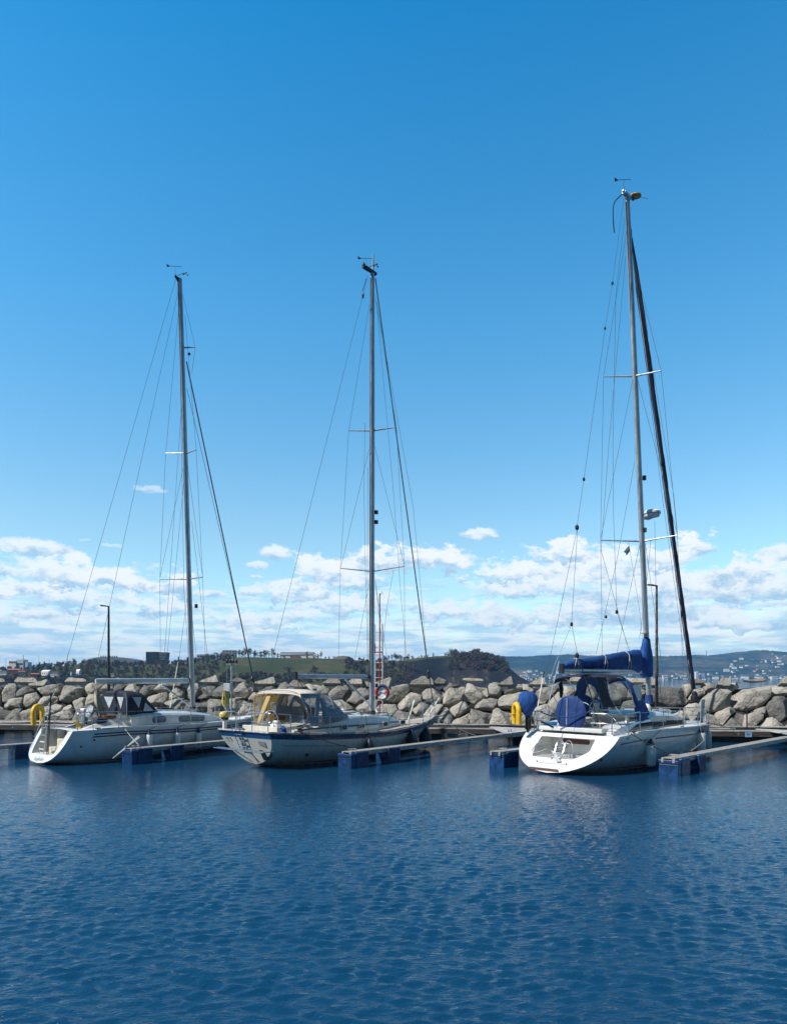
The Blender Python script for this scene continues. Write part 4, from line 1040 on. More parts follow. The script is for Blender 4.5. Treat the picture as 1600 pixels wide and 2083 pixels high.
def fender(b, H, x, ztop, L, r, label, body, cap, group=None, pear=False, side=-1, end=True, out=0.):
    zc = ztop - L / 2; p = H.side(x, min(zc, H.zs(H.tx(x)) - .02), side); v = Vector((p.x, p.y + side * (r + .02 + out), ztop))
    rt = hanging('fender', label, 'fender', b, v, group)
    if pear: prof = [(.02, 0), (.05, -.04), (r * .6, -L * .20), (r * .95, -L * .42), (r, -L * .65), (r * .8, -L * .9), (.02, -L)]
    else: prof = [(r * .35, -.10), (r * .93, -.16), (r, -.24), (r, -L + .12), (r * .9, -L + .05), (r * .3, -L)]
    m = MB(); m.lathe(prof[::-1], n=18); m.build('body', M[body], rt, smooth=True)
    if not pear: m = MB(); m.lathe([(r * .95, -.17), (r * .55, -.07), (.02, .05)], n=14); m.build('cap', M[cap], rt, smooth=True)
    if end and not pear: m = MB(); m.lathe([(.02, -L - .09), (r * .35, -L - .05), (r * .4, -L + .005)], n=10); m.build('foot', M[cap], rt, smooth=True)
    e = H.edge(x, side, .03, .0); loc = Vector((e.x, e.y, e.z)) - v
    m = MB(); m.tube([(0, 0, .03), loc + Vector((0, side * .02, -.02)), loc + Vector((0, -side * .06, .04))], .008, 5); m.build('lanyard', M['rope_dark'], rt)
    return rt
def rope(label, pts, r=.012, mt='rope_white', sag=0., name='mooring_rope'):
    pts = [Vector(p) for p in pts]
    if len(pts) == 2 and sag: a, c = pts; pts = [a.lerp(c, k / 10) - Vector((0, 0, sag * 4 * (k / 10) * (1 - k / 10))) for k in range(11)]
    o = pts[0].copy(); m = MB(); m.tube([p - o for p in pts], r, 7); q = m.build(name, M[mt], None, smooth=True); q.location = o
    return tag(q, label, 'rope')
def windvane(parent, c, k=1., cups=True, cdx=.28):
    c = Vector(c)
    m = MB(); m.tube([c, c + Vector((-.02, .02, .46 * k))], .008, 5); m.tube([c + Vector((-.24, .24, .47 * k)), c + Vector((.16, -.16, .49 * k))], .009, 5)
    m.prism([c + Vector((-.24, .24, .42 * k)), c + Vector((-.15, .15, .47 * k)), c + Vector((-.25, .25, .58 * k))], (.012, .012, 0)); v = m.build('wind_vane', M['black'], parent)
    if cups:
        m = MB(); h = c + Vector((cdx, -cdx, .16)); m.tube([c + Vector((.05, -.05, .02)), h, h - Vector((0, 0, .07))], .011, 5)
        for a in (0, 2.1, 4.2):
            e = h + Vector((.09 * cos(a), .09 * sin(a), -.06)); m.tube([h - Vector((0, 0, .06)), e], .005, 4); m.lathe([(.012, -.03), (.034, 0), (.03, .03)], e, 8)
        m.build('anemometer', M['black'], parent)
def sail_boom(parent, a, c, hz, hy, mt, name='boom'):
    a, c = Vector(a), Vector(c); rows = []; n = 16
    for f in (0, .02, .98, 1):
        q = a.lerp(c, f); k = .8 if f in (0, 1) else 1
        rows.append([q + Vector((0, hy / 2 * k * cos(t), hz / 2 * k * sin(t))) for t in [2 * pi * j / n for j in range(n)]])
    m = MB(); m.grid(rows, close=True); m.poly(rows[0][::-1]); m.poly(rows[-1]); return m.build(name, mt, parent, smooth=True, angle=50)
def horseshoe(label, b, v, mt, R0=.27, r=.085, turn=0., name='horseshoe_buoy'):
    rt = empty(name, W(b, v), boat_rz(b) + turn, label, 'lifebuoy')
    m = MB(); pts = [Vector((0, -R0 * .92, -.42))] + [Vector((0, R0 * cos(a) * -1, R0 * 1.15 * sin(a))) for a in [pi * k / 14 for k in range(15)]] + [Vector((0, R0 * .92, -.42))]
    m.tube(pts, r, 10, flat=1.0); m.build('foam_body', M[mt], rt, smooth=True)
    m = MB(); m.tube([(-.02, -R0 - .06, -.1), (-.1, -R0 * .5, -.12), (-.1, R0 * .5, -.12), (-.02, R0 + .06, -.1)], .014, 5); m.build('strap', M['black'], rt)
    return rt
def recess(parent, H, inner, xback, mt_wall, mt_rim, t=0., closed_top=False, lip=.0):
    """stern rim between the hull's end outline and an inner opening, with walls running forward to an upright back"""
    out = H.transom_outline(); n = len(out)
    z0, z1 = H.zr
    def onplane(y, z): return Vector((H.rk[0] + (H.rk[1] - H.rk[0]) * (z - z0) / (z1 - z0), y, z))
    inn = [onplane(y, z) for y, z in inner]
    # resample the inner line to the outer's count
    d = [0.]
    for a, c in zip(inn, inn[1:]): d.append(d[-1] + (c - a).length)
    def samp(f):
        q = f * d[-1]
        for k in range(len(inn) - 1):
            if q <= d[k + 1] + 1e-9: return inn[k].lerp(inn[k + 1], (q - d[k]) / max(1e-9, d[k + 1] - d[k]))
        return inn[-1]
    dd = [0.]
    for a, c in zip(out, out[1:]): dd.append(dd[-1] + (c - a).length)
    rs = [samp(q / dd[-1]) for q in dd]
    m = MB(); m.grid([out, rs]); 
    if closed_top: m.add([out[0], out[-1], rs[-1], rs[0]], [(0, 1, 2, 3)])
    m.build('transom', mt_rim, parent, smooth=False)
    m = MB(); back = [Vector((xback, p.y, p.z)) for p in inn]; m.grid([inn, back]); m.poly(back)
    if closed_top: m.add([inn[0], inn[-1], back[-1], back[0]], [(0, 1, 2, 3)])
    return m.build('bathing_well', mt_wall, parent)
def gen_boat(b, name, label):
    return empty(name, W(b, (0, 0, 0)), boat_rz(b), label, 'sailing yacht', 'sailing yachts moored in a row')
def coach(parent, secs, mt, name='coachroof'):
    """secs = (x, half width, z foot, z top)"""
    rows = []
    for x, w, zf, zt in secs:
        rows.append([Vector((x, y, z)) for y, z in ((-w, zf), (-w * .97, zf + (zt - zf) * .8), (-w * .90, zt - .02), (-w * .6, zt + .02), (0, zt + .045), (w * .6, zt + .02), (w * .90, zt - .02), (w * .97, zf + (zt - zf) * .8), (w, zf))])
    m = MB(); m.grid(rows); m.poly(rows[0]); m.poly(rows[-1][::-1]); return m.build(name, mt, parent, smooth=True, angle=35)
def sidewin(parent, pts, mt, name='window', t=.012, side=-1):
    m = MB(); m.prism(pts, (0, side * t, 0)); return m.build(name, mt, parent, bevel=.003)
def block_(parent, c, s=1., name='block'):
    m = MB(); m.lathe([(.03 * s, -.07 * s), (.055 * s, -.03 * s), (.055 * s, .03 * s), (.02 * s, .08 * s)], c, 8); return m.build(name, M['black'], parent)

# ======================= leftmost yacht =======================
b = 1
Y1 = gen_boat(1, 'sailing_yacht', 'leftmost white yacht with a navy sprayhood, an open step stern and twin dark stripes')
H1 = Hull(9.81, [(0, 1.15), (.2, 1.19), (.5, 1.16), (.8, 1.16), (1, 1.28)], [(0, 1.14), (.15, 1.38), (.35, 1.56), (.55, 1.52), (.72, 1.20), (.85, .74), (.94, .33), (1, .03)],
          [(0, .07), (.12, -.10), (.3, -.35), (.8, -.4), (1, -.35)], (.0, .66), (.08, 1.15), .75, ([(0, 3.6), (.5, 2.8), (.8, 1.9), (1, 1.3)], [(0, 2.3), (.4, 2.2), (.8, 1.5), (1, 1.1)]))
H1.skin().build('hull', M['gelcoat'], Y1, smooth=True, angle=60, fix=True)
H1.band(0.02, .995, lambda t: -.3, lambda t: .10, .006).build('antifouling', M['antifoul'], Y1, smooth=True)
for z0, w_ in ((-.13, .045), (-.22, .045)):
    H1.band(.085, .985, lambda t: H1.zs(t) + z0 - w_, lambda t: H1.zs(t) + z0, .006).build('hull_stripe', M['stripe_dark'], Y1, smooth=True)
H1.deck(.0, 1., (1.0, 3.0, .62)).build('deck', M['deck_white'], Y1)
rail([H1.edge(x, -1, .02, .02) for x in np.linspace(1.6, 9.7, 24)], .02, 'toe_rail', M['alu_pale'], Y1); rail([H1.edge(x, 1, .02, .02) for x in np.linspace(1.0, 9.7, 24)], .02, 'toe_rail', M['alu_pale'], Y1)
recess(Y1, H1, [(.95, 1.13), (.84, .55), (.74, .34), (-.72, .34), (-.80, .50), (-.86, 1.13)], 1.25, M['deck_white'], M['gelcoat'])
m = MB(); m.box((.72, -.15, .46), (.4, .9, .20)); m.box((1.0, -.15, .62), (.35, .9, .40)); m.build('stern_steps', M['beige'], Y1, bevel=.02)
m = MB(); m.box((1.30, 0, .98), (.10, 1.9, .30)); m.build('stern_coaming', M['deck_white'], Y1, bevel=.03)
m = MB(); m.box((2.0, 0, .62), (2.0, 1.24, .04)); m.box((2.0, .62, .9), (2.0, .04, .6)); m.box((2.0, -.62, .9), (2.0, .04, .6)); m.box((3.0, 0, .95), (.04, 1.24, .7)); m.build('cockpit_well', M['deck_white'], Y1)
m = MB(); m.prism([(1.15, -.64, 1.17), (2.2, -.66, 1.45), (3.35, -.9, 1.62), (3.35, -1.0, 1.18), (1.15, -.86, 1.16)], (0, .06, 0)); m.prism([(1.15, .64, 1.17), (2.2, .66, 1.38), (3.35, .9, 1.5), (3.35, 1.0, 1.18), (1.15, .86, 1.16)], (0, -.06, 0)); m.build('cockpit_coaming', M['deck_white'], Y1, bevel=.02)
text_mesh('Lophelia', 'name_lettering', .19, Y1, (.66 * (.20 - .08) / 1.07 - .012, -.0, .20), None, M['ink_grey'], .003, shear=.2, axes=((0, -1, 0), (.525, 0, .851), (-.851, 0, .525)))
cr = coach(Y1, [(2.9, 1.0, 1.18, 1.60), (3.4, 1.02, 1.18, 1.66), (4.4, 1.0, 1.17, 1.64), (5.6, .92, 1.16, 1.60), (6.6, .74, 1.16, 1.48), (7.3, .5, 1.17, 1.24)], M['gelcoat'])
def rr(xa, xb, za, zb, y, k=.35, n=5):
    r = min(abs(xb - xa), abs(zb - za)) * k; pts = []
    for cx, cz, a0 in ((xb - r, zb - r, 0), (xa + r, zb - r, pi / 2), (xa + r, za + r, pi), (xb - r, za + r, 3 * pi / 2)):
        for j in range(n + 1): a = a0 + j * pi / 2 / n; pts.append(Vector((cx + r * cos(a), y, cz + r * sin(a))))
    return pts
for xa, xb, z0, z1, y in ((3.78, 4.3, 1.30, 1.47, -1.005), (4.95, 6.1, 1.27, 1.44, -.955)):
    f = sidewin(cr, rr(xa - .03, xb + .03, z0 - .03, z1 + .03, y + .01), M['teal_glass'], 'window_frame', .012)
    sidewin(f, rr(xa, xb, z0, z1, y - .003), M['pale_grey'] if False else M['teal_glass'], 'pane', .012)
m = MB(); m.box((4.2, 0, 1.70), (.7, .6, .06)); m.build('hatch', M['white_paint'], cr, bevel=.015)
m = MB(); m.tube([(4.0, -.7, 1.70), (4.1, -.7, 1.76), (6.0, -.62, 1.68), (6.1, -.62, 1.62)], .012, 6); m.build('handrail', M['steel'], cr)
m = MB(); m.box((3.3, -.75, 1.69), (1.3, .05, .03)); m.build('genoa_track', M['wood'], cr)
hood, hrows = arch(Y1, 'sprayhood', [(2.72, .90, 1.62, 2.38, 2.70), (2.86, .92, 1.62, 2.47, 2.84), (3.1, .92, 1.64, 2.48, 3.1), (3.5, .92, 1.66, 2.42, 3.5), (3.85, .90, 1.66, 2.02, 3.85), (4.1, .86, 1.66, 1.72, 4.05)], 18, M['navy_canvas'], pw=4.2)
m = MB(); m.prism([(2.735, -.86, 1.62), (2.735, .86, 1.62), (2.735, .86, 2.2), (2.735, .6, 2.40), (2.735, -.6, 2.40), (2.735, -.86, 2.2)], (-.012, 0, 0)); m.build('rear_curtain', M['navy_canvas'], hood)
for ya, yb, yc in ((.55, -.1, .2), (-.35, -.78, -.6)): m = MB(); m.prism([(2.718, ya, 2.25), (2.718, yb, 2.25), (2.718, yc, 1.82)], (-.006, 0, 0)); m.build('window', M['skin_vinyl'], hood)
for pts3 in ([(2.98, 2.24), (3.34, 2.24), (3.24, 1.84)], [(3.50, 2.05), (3.84, 1.72), (3.42, 1.72)]):
    sidewin(hood, [Vector((x, -.928, z)) for x, z in pts3], M['skin_vinyl'], 'window', .006)
rail([(2.74, -.93, 1.3), (2.74, -.94, 2.1), (2.76, -.8, 2.44)], .014, 'hood_frame', M['steel'], hood)
rail([(2.72, .93, 1.5), (2.70, .94, 2.1), (2.74, .8, 2.38)], .014, 'hood_frame', M['steel'], hood)
mo1 = mast(Y1, P(1, 392, 1440), P(1, 366, 566), .22, .15, M['alu'])
sail_boom(Y1, (2.08, 0, 2.83), (6.05, 0, 2.84), .21, .13, M['alu_pale'])
m = MB(); m.box((6.07, 0, 2.86), (.12, .06, .16)); m.build('gooseneck', M['black'], Y1)
v0, v1 = P(1, 330, 1393), P(1, 386, 1437)
rail([v0, v0.lerp(v1, .55)], .035, 'boom_vang', M['alu'], Y1); rail([v0.lerp(v1, .5), v1], .024, 'boom_vang', M['steel'], Y1)
m = MB(); m.lathe([(.14, 0), (.12, .06), (.1, .09)], P(1, 392, 1440) - Vector((0, 0, .03)), 14); m.build('mast_collar', M['black'], Y1)
for nm, (pa, ya), (pb, yb) in (('spreader', ((385, 1178), 0), ((325, 1178), 1.0)), ('spreader', ((385, 1178), 0), ((412, 1174), -1.0)), ('spreader', ((379, 922), 0), ((337, 922), .8)), ('spreader', ((379, 922), 0), ((399, 915), -.8)), ('spreader', ((375, 707), 0), ((397, 706), -.35))):
    rail([P(1, *pa, ya), P(1, *pb, yb)], [.032, .02], nm, M['alu'], mo1, 8)
WL1 = [[(357, 568, 0), (135, 1345, .9), (63, 1522, .55)], [(365, 580, 0), (190, 1383, 0)], [(372, 600, 0), (397, 706, -.35), (390, 760, -.1)], [(376, 640, 0), (399, 915, -.8), (412, 1174, -1.0), (421, 1440, -1.25)],
       [(366, 600, 0), (337, 922, .8), (325, 1178, 1.0), (327, 1445, 1.25)], [(379, 930, 0), (412, 1172, -1.0)], [(377, 930, 0), (325, 1176, 1.0)], [(374, 980, 0), (329, 1445, .9)], [(371, 800, 0), (331, 1385, .4)], [(384, 1190, 0), (410, 1440, -.9)], [(384, 1190, 0), (352, 1430, .6)], [(390, 1060, 0), (436, 1452, -.6)], [(364, 590, 0), (374, 1200, .05), (386, 1380, 0)]]
for w_ in WL1: wire(mo1, [P(1, x, y, yy) for x, y, yy in w_])
rail([P(1, 379, 735), P(1, 513, 1375), P(1, 527, 1437)], .026, 'forestay', M['dark_grey'], Y1); wire(Y1, [P(1, 380, 790), P(1, 530, 1440)], .01, 'forestay')
m = MB(); c = P(1, 513, 1380); m.lathe([(.06, -.12), (.09, -.08), (.09, 0), (.05, .05), (.03, .12)], c, 10); m.build('furler_drum', M['black'], Y1)
tp = P(1, 365, 566)
m = MB(); m.prism([tp + Vector((.09, -.03, -.05)), tp + Vector((-.22, -.03, .05)), tp + Vector((-.22, -.03, -.01)), tp + Vector((-.08, -.03, -.16)), tp + Vector((.09, -.03, -.16))], (0, .06, 0)); m.build('masthead_crane', M['black'], mo1)
windvane(mo1, tp + Vector((-.16, .03, .04)), .8)
m = MB(); m.box(P(1, 394, 1233, -.0) + Vector((.06, -.08, 0)), (.1, .08, .16)); m.build('steaming_light', M['black'], mo1)
m = MB(); m.box(P(1, 377, 718) + Vector((.14, -.05, 0)), (.08, .08, .08)); m.build('halyard_block', M['black'], mo1)
# stern rails, ladder, lines
stanchions(1, H1, Y1, [2.2, 3.6, 5.1, 6.6, 8.0, 9.0], (-1, 1), .58)
e = lambda x, s, dz: H1.edge(x, s, dz, .07)
rail(bez([e(.85, -1, 0), e(.85, -1, .58), e(1.3, -1, .6), e(2.2, -1, .58)], 4), .015, 'pushpit', M['steel'], Y1); rail([e(1.3, -1, .6), e(1.35, -1, 0)], .014, 'pushpit', M['steel'], Y1); rail([e(.86, -1, .3), e(2.2, -1, .3)], .012, 'pushpit', M['steel'], Y1)
rail(bez([e(.8, 1, 0), e(.8, 1, .60), e(1.3, 1, .6), e(2.2, 1, .58)], 4), .015, 'pushpit', M['steel'], Y1); rail(bez([e(.8, 1, .6), Vector((.72, .55, 1.74)), Vector((.72, .30, 1.70)), Vector((.75, .28, 1.1))], 4), .015, 'pushpit', M['steel'], Y1)
pp = [e(9.0, -1, .58), Vector((9.6, -.2, 1.86)), Vector((9.95, 0, 1.88)), Vector((9.6, .2, 1.86)), e(9.0, 1, .58)]
rail(bez(pp, 5), .016, 'pulpit', M['steel'], Y1); rail([Vector((9.6, -.2, 1.86)), H1.edge(9.3, -1, 0, .03)], .014, 'pulpit', M['steel'], Y1); rail([Vector((9.6, .2, 1.86)), H1.edge(9.3, 1, 0, .03)], .014, 'pulpit', M['steel'], Y1)
m = MB()
la, lb = Vector((.16, .02, .37)), Vector((.30, .02, 1.62))
for s in (-1, 1): m.tube([la + Vector((0, s * .16, 0)), lb + Vector((0, s * .16, -.04))], .014, 7)
m.tube(bez([lb + Vector((0, -.16, -.04)), lb + Vector((.01, -.12, .02)), lb + Vector((.01, .12, .02)), lb + Vector((0, .16, -.04))], 4), .014, 7)
m.build('boarding_ladder', M['steel'], Y1)
for f in (.12, .32, .5, .7): m = MB(); c = la.lerp(lb, f); m.box(c, (.05, .32, .03)); m.build('ladder_step', M['steel'] if f > .4 else M['white_paint'], Y1)
rail([P(1, 70, 1500, .62), P(1, 114, 1402, .62)], .014, 'gangway_pole', M['steel'], Y1)
for k in (0, 1): rail([P(1, 95 + k * 3, 1535, -.12), P(1, 103 + k * 1.5, 1410, -.12)], .013, 'rod_holder', M['black'], Y1)
m = MB(); m.lathe([(.30, -.03), (.30, .03)], Vector((1.75, -.2, 1.72)), 24, Matrix.Rotation(pi / 2, 3, 'Y')); m.lathe([(.1, -.05), (.1, .05)], Vector((1.75, -.2, 1.72)), 12, Matrix.Rotation(pi / 2, 3, 'Y'))
wheel_obj(Y1, (1.75, 0, 1.25), .36)
wc = hanging('wind_generator_disc', 'round grey drum with three pale vents on the stern rail of the leftmost yacht', 'drum', 1, P(1, 183, 1448, -1.0))
m = MB(); RY_ = Matrix.Rotation(radians(78), 3, 'Y') ; m.lathe([(.19, -.05), (.215, -.03), (.215, .03), (.19, .05)], n=26, M=Matrix.Rotation(radians(-70), 3, 'Y')); m.build('drum', M['grey'], wc, smooth=True)
for k in range(3): m = MB(); a = k * 2.094 - .52; m.prism([Matrix.Rotation(radians(-70), 3, 'Y') @ Vector((r * cos(a + d), r * sin(a + d), .051)) for r, d in ((.03, 0), (.09, -.4), (.10, 0), (.09, .4))], Matrix.Rotation(radians(-70), 3, 'Y') @ Vector((0, 0, .006))); m.build('vent', M['white_paint'], wc)
bg_ = hanging('dry_bag', 'blue-grey bag tied to the stern rail left of the round drum', 'bag', 1, P(1, 172, 1456, .1))
m = MB(); m.lathe([(.10, -.30), (.13, -.22), (.14, 0), (.12, .18), (.07, .24)], n=12, M=Matrix.Diagonal((.8, 1, 1))); m.build('sack', M['grey_canvas'], bg_, smooth=True); m = MB(); m.box((0, 0, .22), (.2, .28, .08)); m.build('flap', M['white_cloth'], bg_, bevel=.02)
m = MB(); m.tube([(.0, -.15, .1), (-.15, 0, .02), (0, .15, .08)], .012, 5); m.build('strap', M['rope_white'], bg_)
bk = hanging('bucket', 'dark red-brown tub standing under the navy sprayhood', 'tub', 1, (2.35, -.45, 1.24))
m = MB(); m.lathe([(.20, 0), (.25, .36)], n=16); m.build('tub', M['wood'], bk, smooth=True)
cu = hanging('cockpit_cushion', 'dark blue cushion beside the red-brown tub in the leftmost cockpit', 'cushion', 1, (1.95, -.5, 1.36)); m = MB(); m.box((0, 0, 0), (.42, .4, .3)); m.build('cushion', M['navy_canvas'], cu, bevel=.06)
tb = hanging('folding_chair', 'small orange-wood folding seat in the leftmost cockpit', 'seat', 1, (1.25, -.35, 1.2)); m = MB(); m.box((0, 0, .12), (.05, .3, .3), M=Matrix.Rotation(-.6, 3, 'Y')); m.build('backrest', M['ochre'], tb); m = MB(); m.box((.15, 0, 0), (.3, .3, .04)); m.build('seat', M['ochre'], tb)
fl = hanging('rolled_flag', 'pale yellowish cloth hanging in folds from the aft end of the left boom', 'flag', 1, P(1, 194, 1398, 0))
m = MB(); rows = []
for i in range(14):
    f = i / 13; w_ = .05 + .10 * min(1, f * 2.2); rows.append([Vector((.3 * f + .02 * sin(f * 9), 0, -1.15 * f)) + Vector((w_ * (j / 6 - .5) * 2, .05 * sin(j * 2.2 + f * 5), 0)) for j in range(7)])
m.grid(rows); m.build('cloth', mat('flag_cloth', (.50, .48, .34), .8, bump=.02), fl, smooth=True, thick=.006)
m = MB(); m.tube([(0, 0, .1), (.02, 0, -.3), (.25, 0, -1.2)], .01, 5); m.build('halyard', M['rope_white'], fl)
horseshoe('bright yellow horseshoe buoy on the stern rail of the leftmost yacht', 1, P(1, 77, 1450, .95), 'yellow', .21, .085, radians(-68))
bh = hanging('boat_hook', 'pale pole with a black tip leaning beside the left mast', 'boat hook', 1, P(1, 346, 1440, .5)); d = P(1, 364, 1336, .5) - P(1, 346, 1440, .5)
m = MB(); m.tube([(0, 0, 0), d * .9], .018, 7); m.build('shaft', M['ivory'], bh); m = MB(); m.tube([d * .9, d], .028, 7); m.build('tip', M['black'], bh)
for k, (px, pos) in enumerate(((321, 'leftmost of three'), (377, 'middle one of three'), (424, 'rightmost of three'))):
    p_ = P(1, px, 1500, -1.62); fender(1, H1, p_.x, 1.06 if k < 2 else 1.0, .78, .105, f'white cylindrical fender with a dark cap on the leftmost yacht, {pos}', 'white_paint', 'stripe_navy', 'white fenders of the leftmost yacht')
a_ = W(1, H1.edge(2.35, -1, .05, .05)); c_ = W(1, (2.5, -2.1, .62))
rope('pale rope from the leftmost yacht\'s gunwale down to its blue float', [a_, c_], .014, 'rope_white', .03)
pd = empty('double_paddle', at(256, 23.6, 1521), 0, 'pale double-ended paddle blade on the corner of the blue float beside the leftmost yacht', 'paddle')
d1 = at(283, 23.9, 1499) - at(256, 23.6, 1521); d2 = at(229, 23.3, 1543) - at(256, 23.6, 1521)
def blade(m, d, w0, w1):
    w0 *= .7; w1 *= .7
    u = d.normalized(); s = u.cross(Vector((0, 1, 0))).normalized(); m.prism([s * w0, d + s * w1, d * 1.02, d - s * w1, -s * w0], (0, .03, 0))
m = MB(); blade(m, d1, .02, .075); m.build('upper_blade', M['ivory'], pd, bevel=.008); m = MB(); blade(m, d2, .045, .012); m.build('lower_blade', M['ivory'], pd, bevel=.008); m = MB(); m.lathe([(.05, -.06), (.05, .06)], n=10); m.build('hub', M['grey'], pd)
for x_, z_ in ((.95, .62), (1.25, .82)): p_ = H1.side(x_ + .3, z_, -1, .002); m = MB(); m.lathe([(.035, -.01), (.035, .012)], p_, 10, Matrix.Rotation(pi / 2, 3, 'X')); m.build('skin_fitting', M['black'], Y1)
for x in (1.5, 5.0, 8.6): m = MB(); p_ = H1.edge(x, -1, .04, .08); m.box(p_, (.2, .04, .03)); m.box(p_ - Vector((0, 0, .02)), (.06, .04, .05)); m.build('cleat', M['dark_grey'], Y1, bevel=.008)
for x, y in ((3.15, -.82), (2.6, -.78)): m = MB(); m.lathe([(.07, 0), (.05, .05), (.06, .13), (.03, .15)], (x, y, 1.52 + (x - 2.6) * .2), 12); m.build('winch', M['steel'], Y1, smooth=True)

# ======================= middle yacht =======================
b = 2
Y2 = gen_boat(2, 'sailing_yacht', 'middle cream yacht with a broad blue band, cream awning and traditional transom')
H2 = Hull(10.2, [(0, 1.20), (.1, 1.12), (.25, 1.03), (.5, .97), (.7, 1.04), (.85, 1.12), (1, 1.26)], [(0, 1.32), (.15, 1.55), (.35, 1.70), (.55, 1.66), (.72, 1.36), (.85, .88), (.94, .42), (1, .04)],
          [(0, .10), (.1, -.12), (.3, -.4), (.8, -.4), (1, -.3)], (.28, -.22), (.10, 1.2), .95, ([(0, 1.9), (.4, 2.2), (.8, 1.8), (1, 1.3)], [(0, 1.7), (.4, 1.9), (.8, 1.4), (1, 1.1)]))
H2.skin().build('hull', M['gelcoat_cream'], Y2, smooth=True, angle=60)
H2.band(.02, .995, lambda t: -.3, lambda t: .12, .006).build('antifouling', M['antifoul'], Y2, smooth=True)
H2.band(0, .998, lambda t: H2.zs(t) - .18, lambda t: H2.zs(t) + .0, .014).build('blue_band', M['navy'], Y2, smooth=True)
H2.band(0.02, .99, lambda t: H2.zs(t) - .345, lambda t: H2.zs(t) - .325, .012).build('rubbing_strake', M['pale_grey'], Y2, smooth=True)
H2.band(.04, .3, lambda t: H2.zs(t) - .40, lambda t: H2.zs(t) - .385, .006).build('hull_stripe', M['navy'], Y2, smooth=True)
o2 = H2.transom_outline(); m = MB(); m.poly(o2); m.build('transom', M['gelcoat_cream'], Y2)
m = MB(); zt_ = 1.2; ub = [p for p in o2 if p.z > zt_ - .27]; yw = 1.325
def onT(y, z, off=.006): return Vector((.28 - .5 * (z - .1) / 1.1 - off, y, z))
m.poly([onT(-1.32, 1.2), onT(1.32, 1.2), onT(1.31, 1.02), onT(-1.31, 1.02)]); m.build('transom_band', M['blue_band'], Y2, thick=.004)
H2.deck(0, 1., (.9, 2.7, .7)).build('deck', M['deck_tan'], Y2)
for s in (-1, 1): rail([H2.edge(x, s, .03, .03) for x in np.linspace(-.2, 10.1, 30)], .028, 'toe_rail', M['wood'] if False else M['curb'], Y2)
rail([onT(-1.3, 1.22), onT(1.3, 1.22)], .03, 'taffrail', M['curb'], Y2)
m = MB(); m.box((1.8, 0, .5), (1.8, 1.4, .04)); m.box((1.8, .7, .85), (1.8, .04, .66)); m.box((1.8, -.7, .85), (1.8, .04, .66)); m.box((2.72, 0, 1.0), (.04, 1.4, .95)); m.build('cockpit_well', M['beige'], Y2)
m = MB()
for s in (-1, 1): m.prism([(.5, s * .92, 1.05), (.55, s * .9, 1.32), (2.9, s * 1.0, 1.45), (2.9, s * 1.06, 1.0)], (0, -s * .12, 0))
m.box((.5, 0, 1.2), (.1, 1.8, .3)); m.build('cockpit_coaming', M['gelcoat_cream'], Y2, bevel=.02)
c2 = coach(Y2, [(1.0, 1.12, 1.02, 1.24), (2.3, 1.14, 1.0, 1.36), (2.9, 1.14, 1.0, 1.50), (3.9, 1.1, .98, 1.58), (5.2, 1.0, .98, 1.54), (6.4, .82, 1.0, 1.44), (7.2, .55, 1.06, 1.20)], M['gelcoat_cream'])
for xa, xb, y in ((1.1, 3.2, -1.152), (3.5, 4.2, -1.12), (4.5, 5.5, -1.06), (5.8, 6.6, -.93)):
    m = MB(); m.prism([(xa, y, 1.21), (xb, y + .02 * (xb - xa), 1.21), (xb, y + .02 * (xb - xa), 1.265), (xa, y, 1.265)], (0, -.012, 0)); m.build('cabin_stripe', M['navy'], c2)
for px in (699, 735, 783, 818):
    yq = {699: -1.12, 735: -1.10, 783: -1.01, 818: -.90}[px]; p_ = P(2, px, 1480 if px < 760 else (1475 if px < 800 else 1468), yq); z_ = 1.20
    f = sidewin(c2, rr(p_.x - .16, p_.x + .16, z_ - .10, z_ + .10, yq - .01, .3), M['alu_pale'], 'window_frame', .02); sidewin(f, rr(p_.x - .13, p_.x + .13, z_ - .075, z_ + .075, yq - .028, .3), M['tinted'], 'pane', .006)
m = MB(); m.box((4.1, 0, 1.66), (1.2, .9, .08)); m.build('hatch_garage', M['gelcoat_cream'], c2, bevel=.03)
for x in (5.15, 6.55): m = MB(); m.box((x, 0, 1.58 if x < 6 else 1.46), (.5, .5, .06)); m.build('hatch', M['pale_grey'], c2, bevel=.02)
for x, y in ((4.9, -.5), (4.9, .5), (5.9, -.42)): m = MB(); m.lathe([(.07, 0), (.08, .06), (.05, .12), (.08, .2), (.02, .24)], (x, y, 1.53), 12); m.build('vent_cowl', M['white_paint'], c2, smooth=True)
rail([(4.4, -.82, 1.60), (4.45, -.82, 1.66), (6.2, -.68, 1.60), (6.25, -.68, 1.52)], .016, 'handrail', M['wood'], c2)
# cream awning over the cockpit, yellow inside, with clear curtains
aw, _ = arch(Y2, 'awning', [(1.15, 1.20, 2.26, 2.42, 1.18), (1.4, 1.24, 2.30, 2.52, 1.4), (1.7, 1.25, 2.30, 2.56, 1.7), (2.15, 1.24, 2.25, 2.55, 2.15)], 14, M['awning'], pw=3.0)
sh, _ = arch(Y2, 'sprayhood', [(2.17, 1.22, 1.42, 2.54, 2.17), (2.4, 1.22, 1.42, 2.52, 2.40), (2.75, 1.20, 1.42, 2.44, 2.78), (2.88, 1.20, 1.42, 2.38, 2.95), (3.35, 1.12, 1.50, 1.98, 3.25), (3.65, 1.08, 1.56, 1.62, 3.6)], 18, M['grey_canvas'], wins=[(1, 2, 2, 6), (1, 2, 12, 16), (3, 5, 2, 4), (3, 4, 6, 8), (3, 4, 8, 10), (3, 4, 10, 12), (3, 5, 14, 16)], wmt=M['vinyl_dull'], pw=3.0)
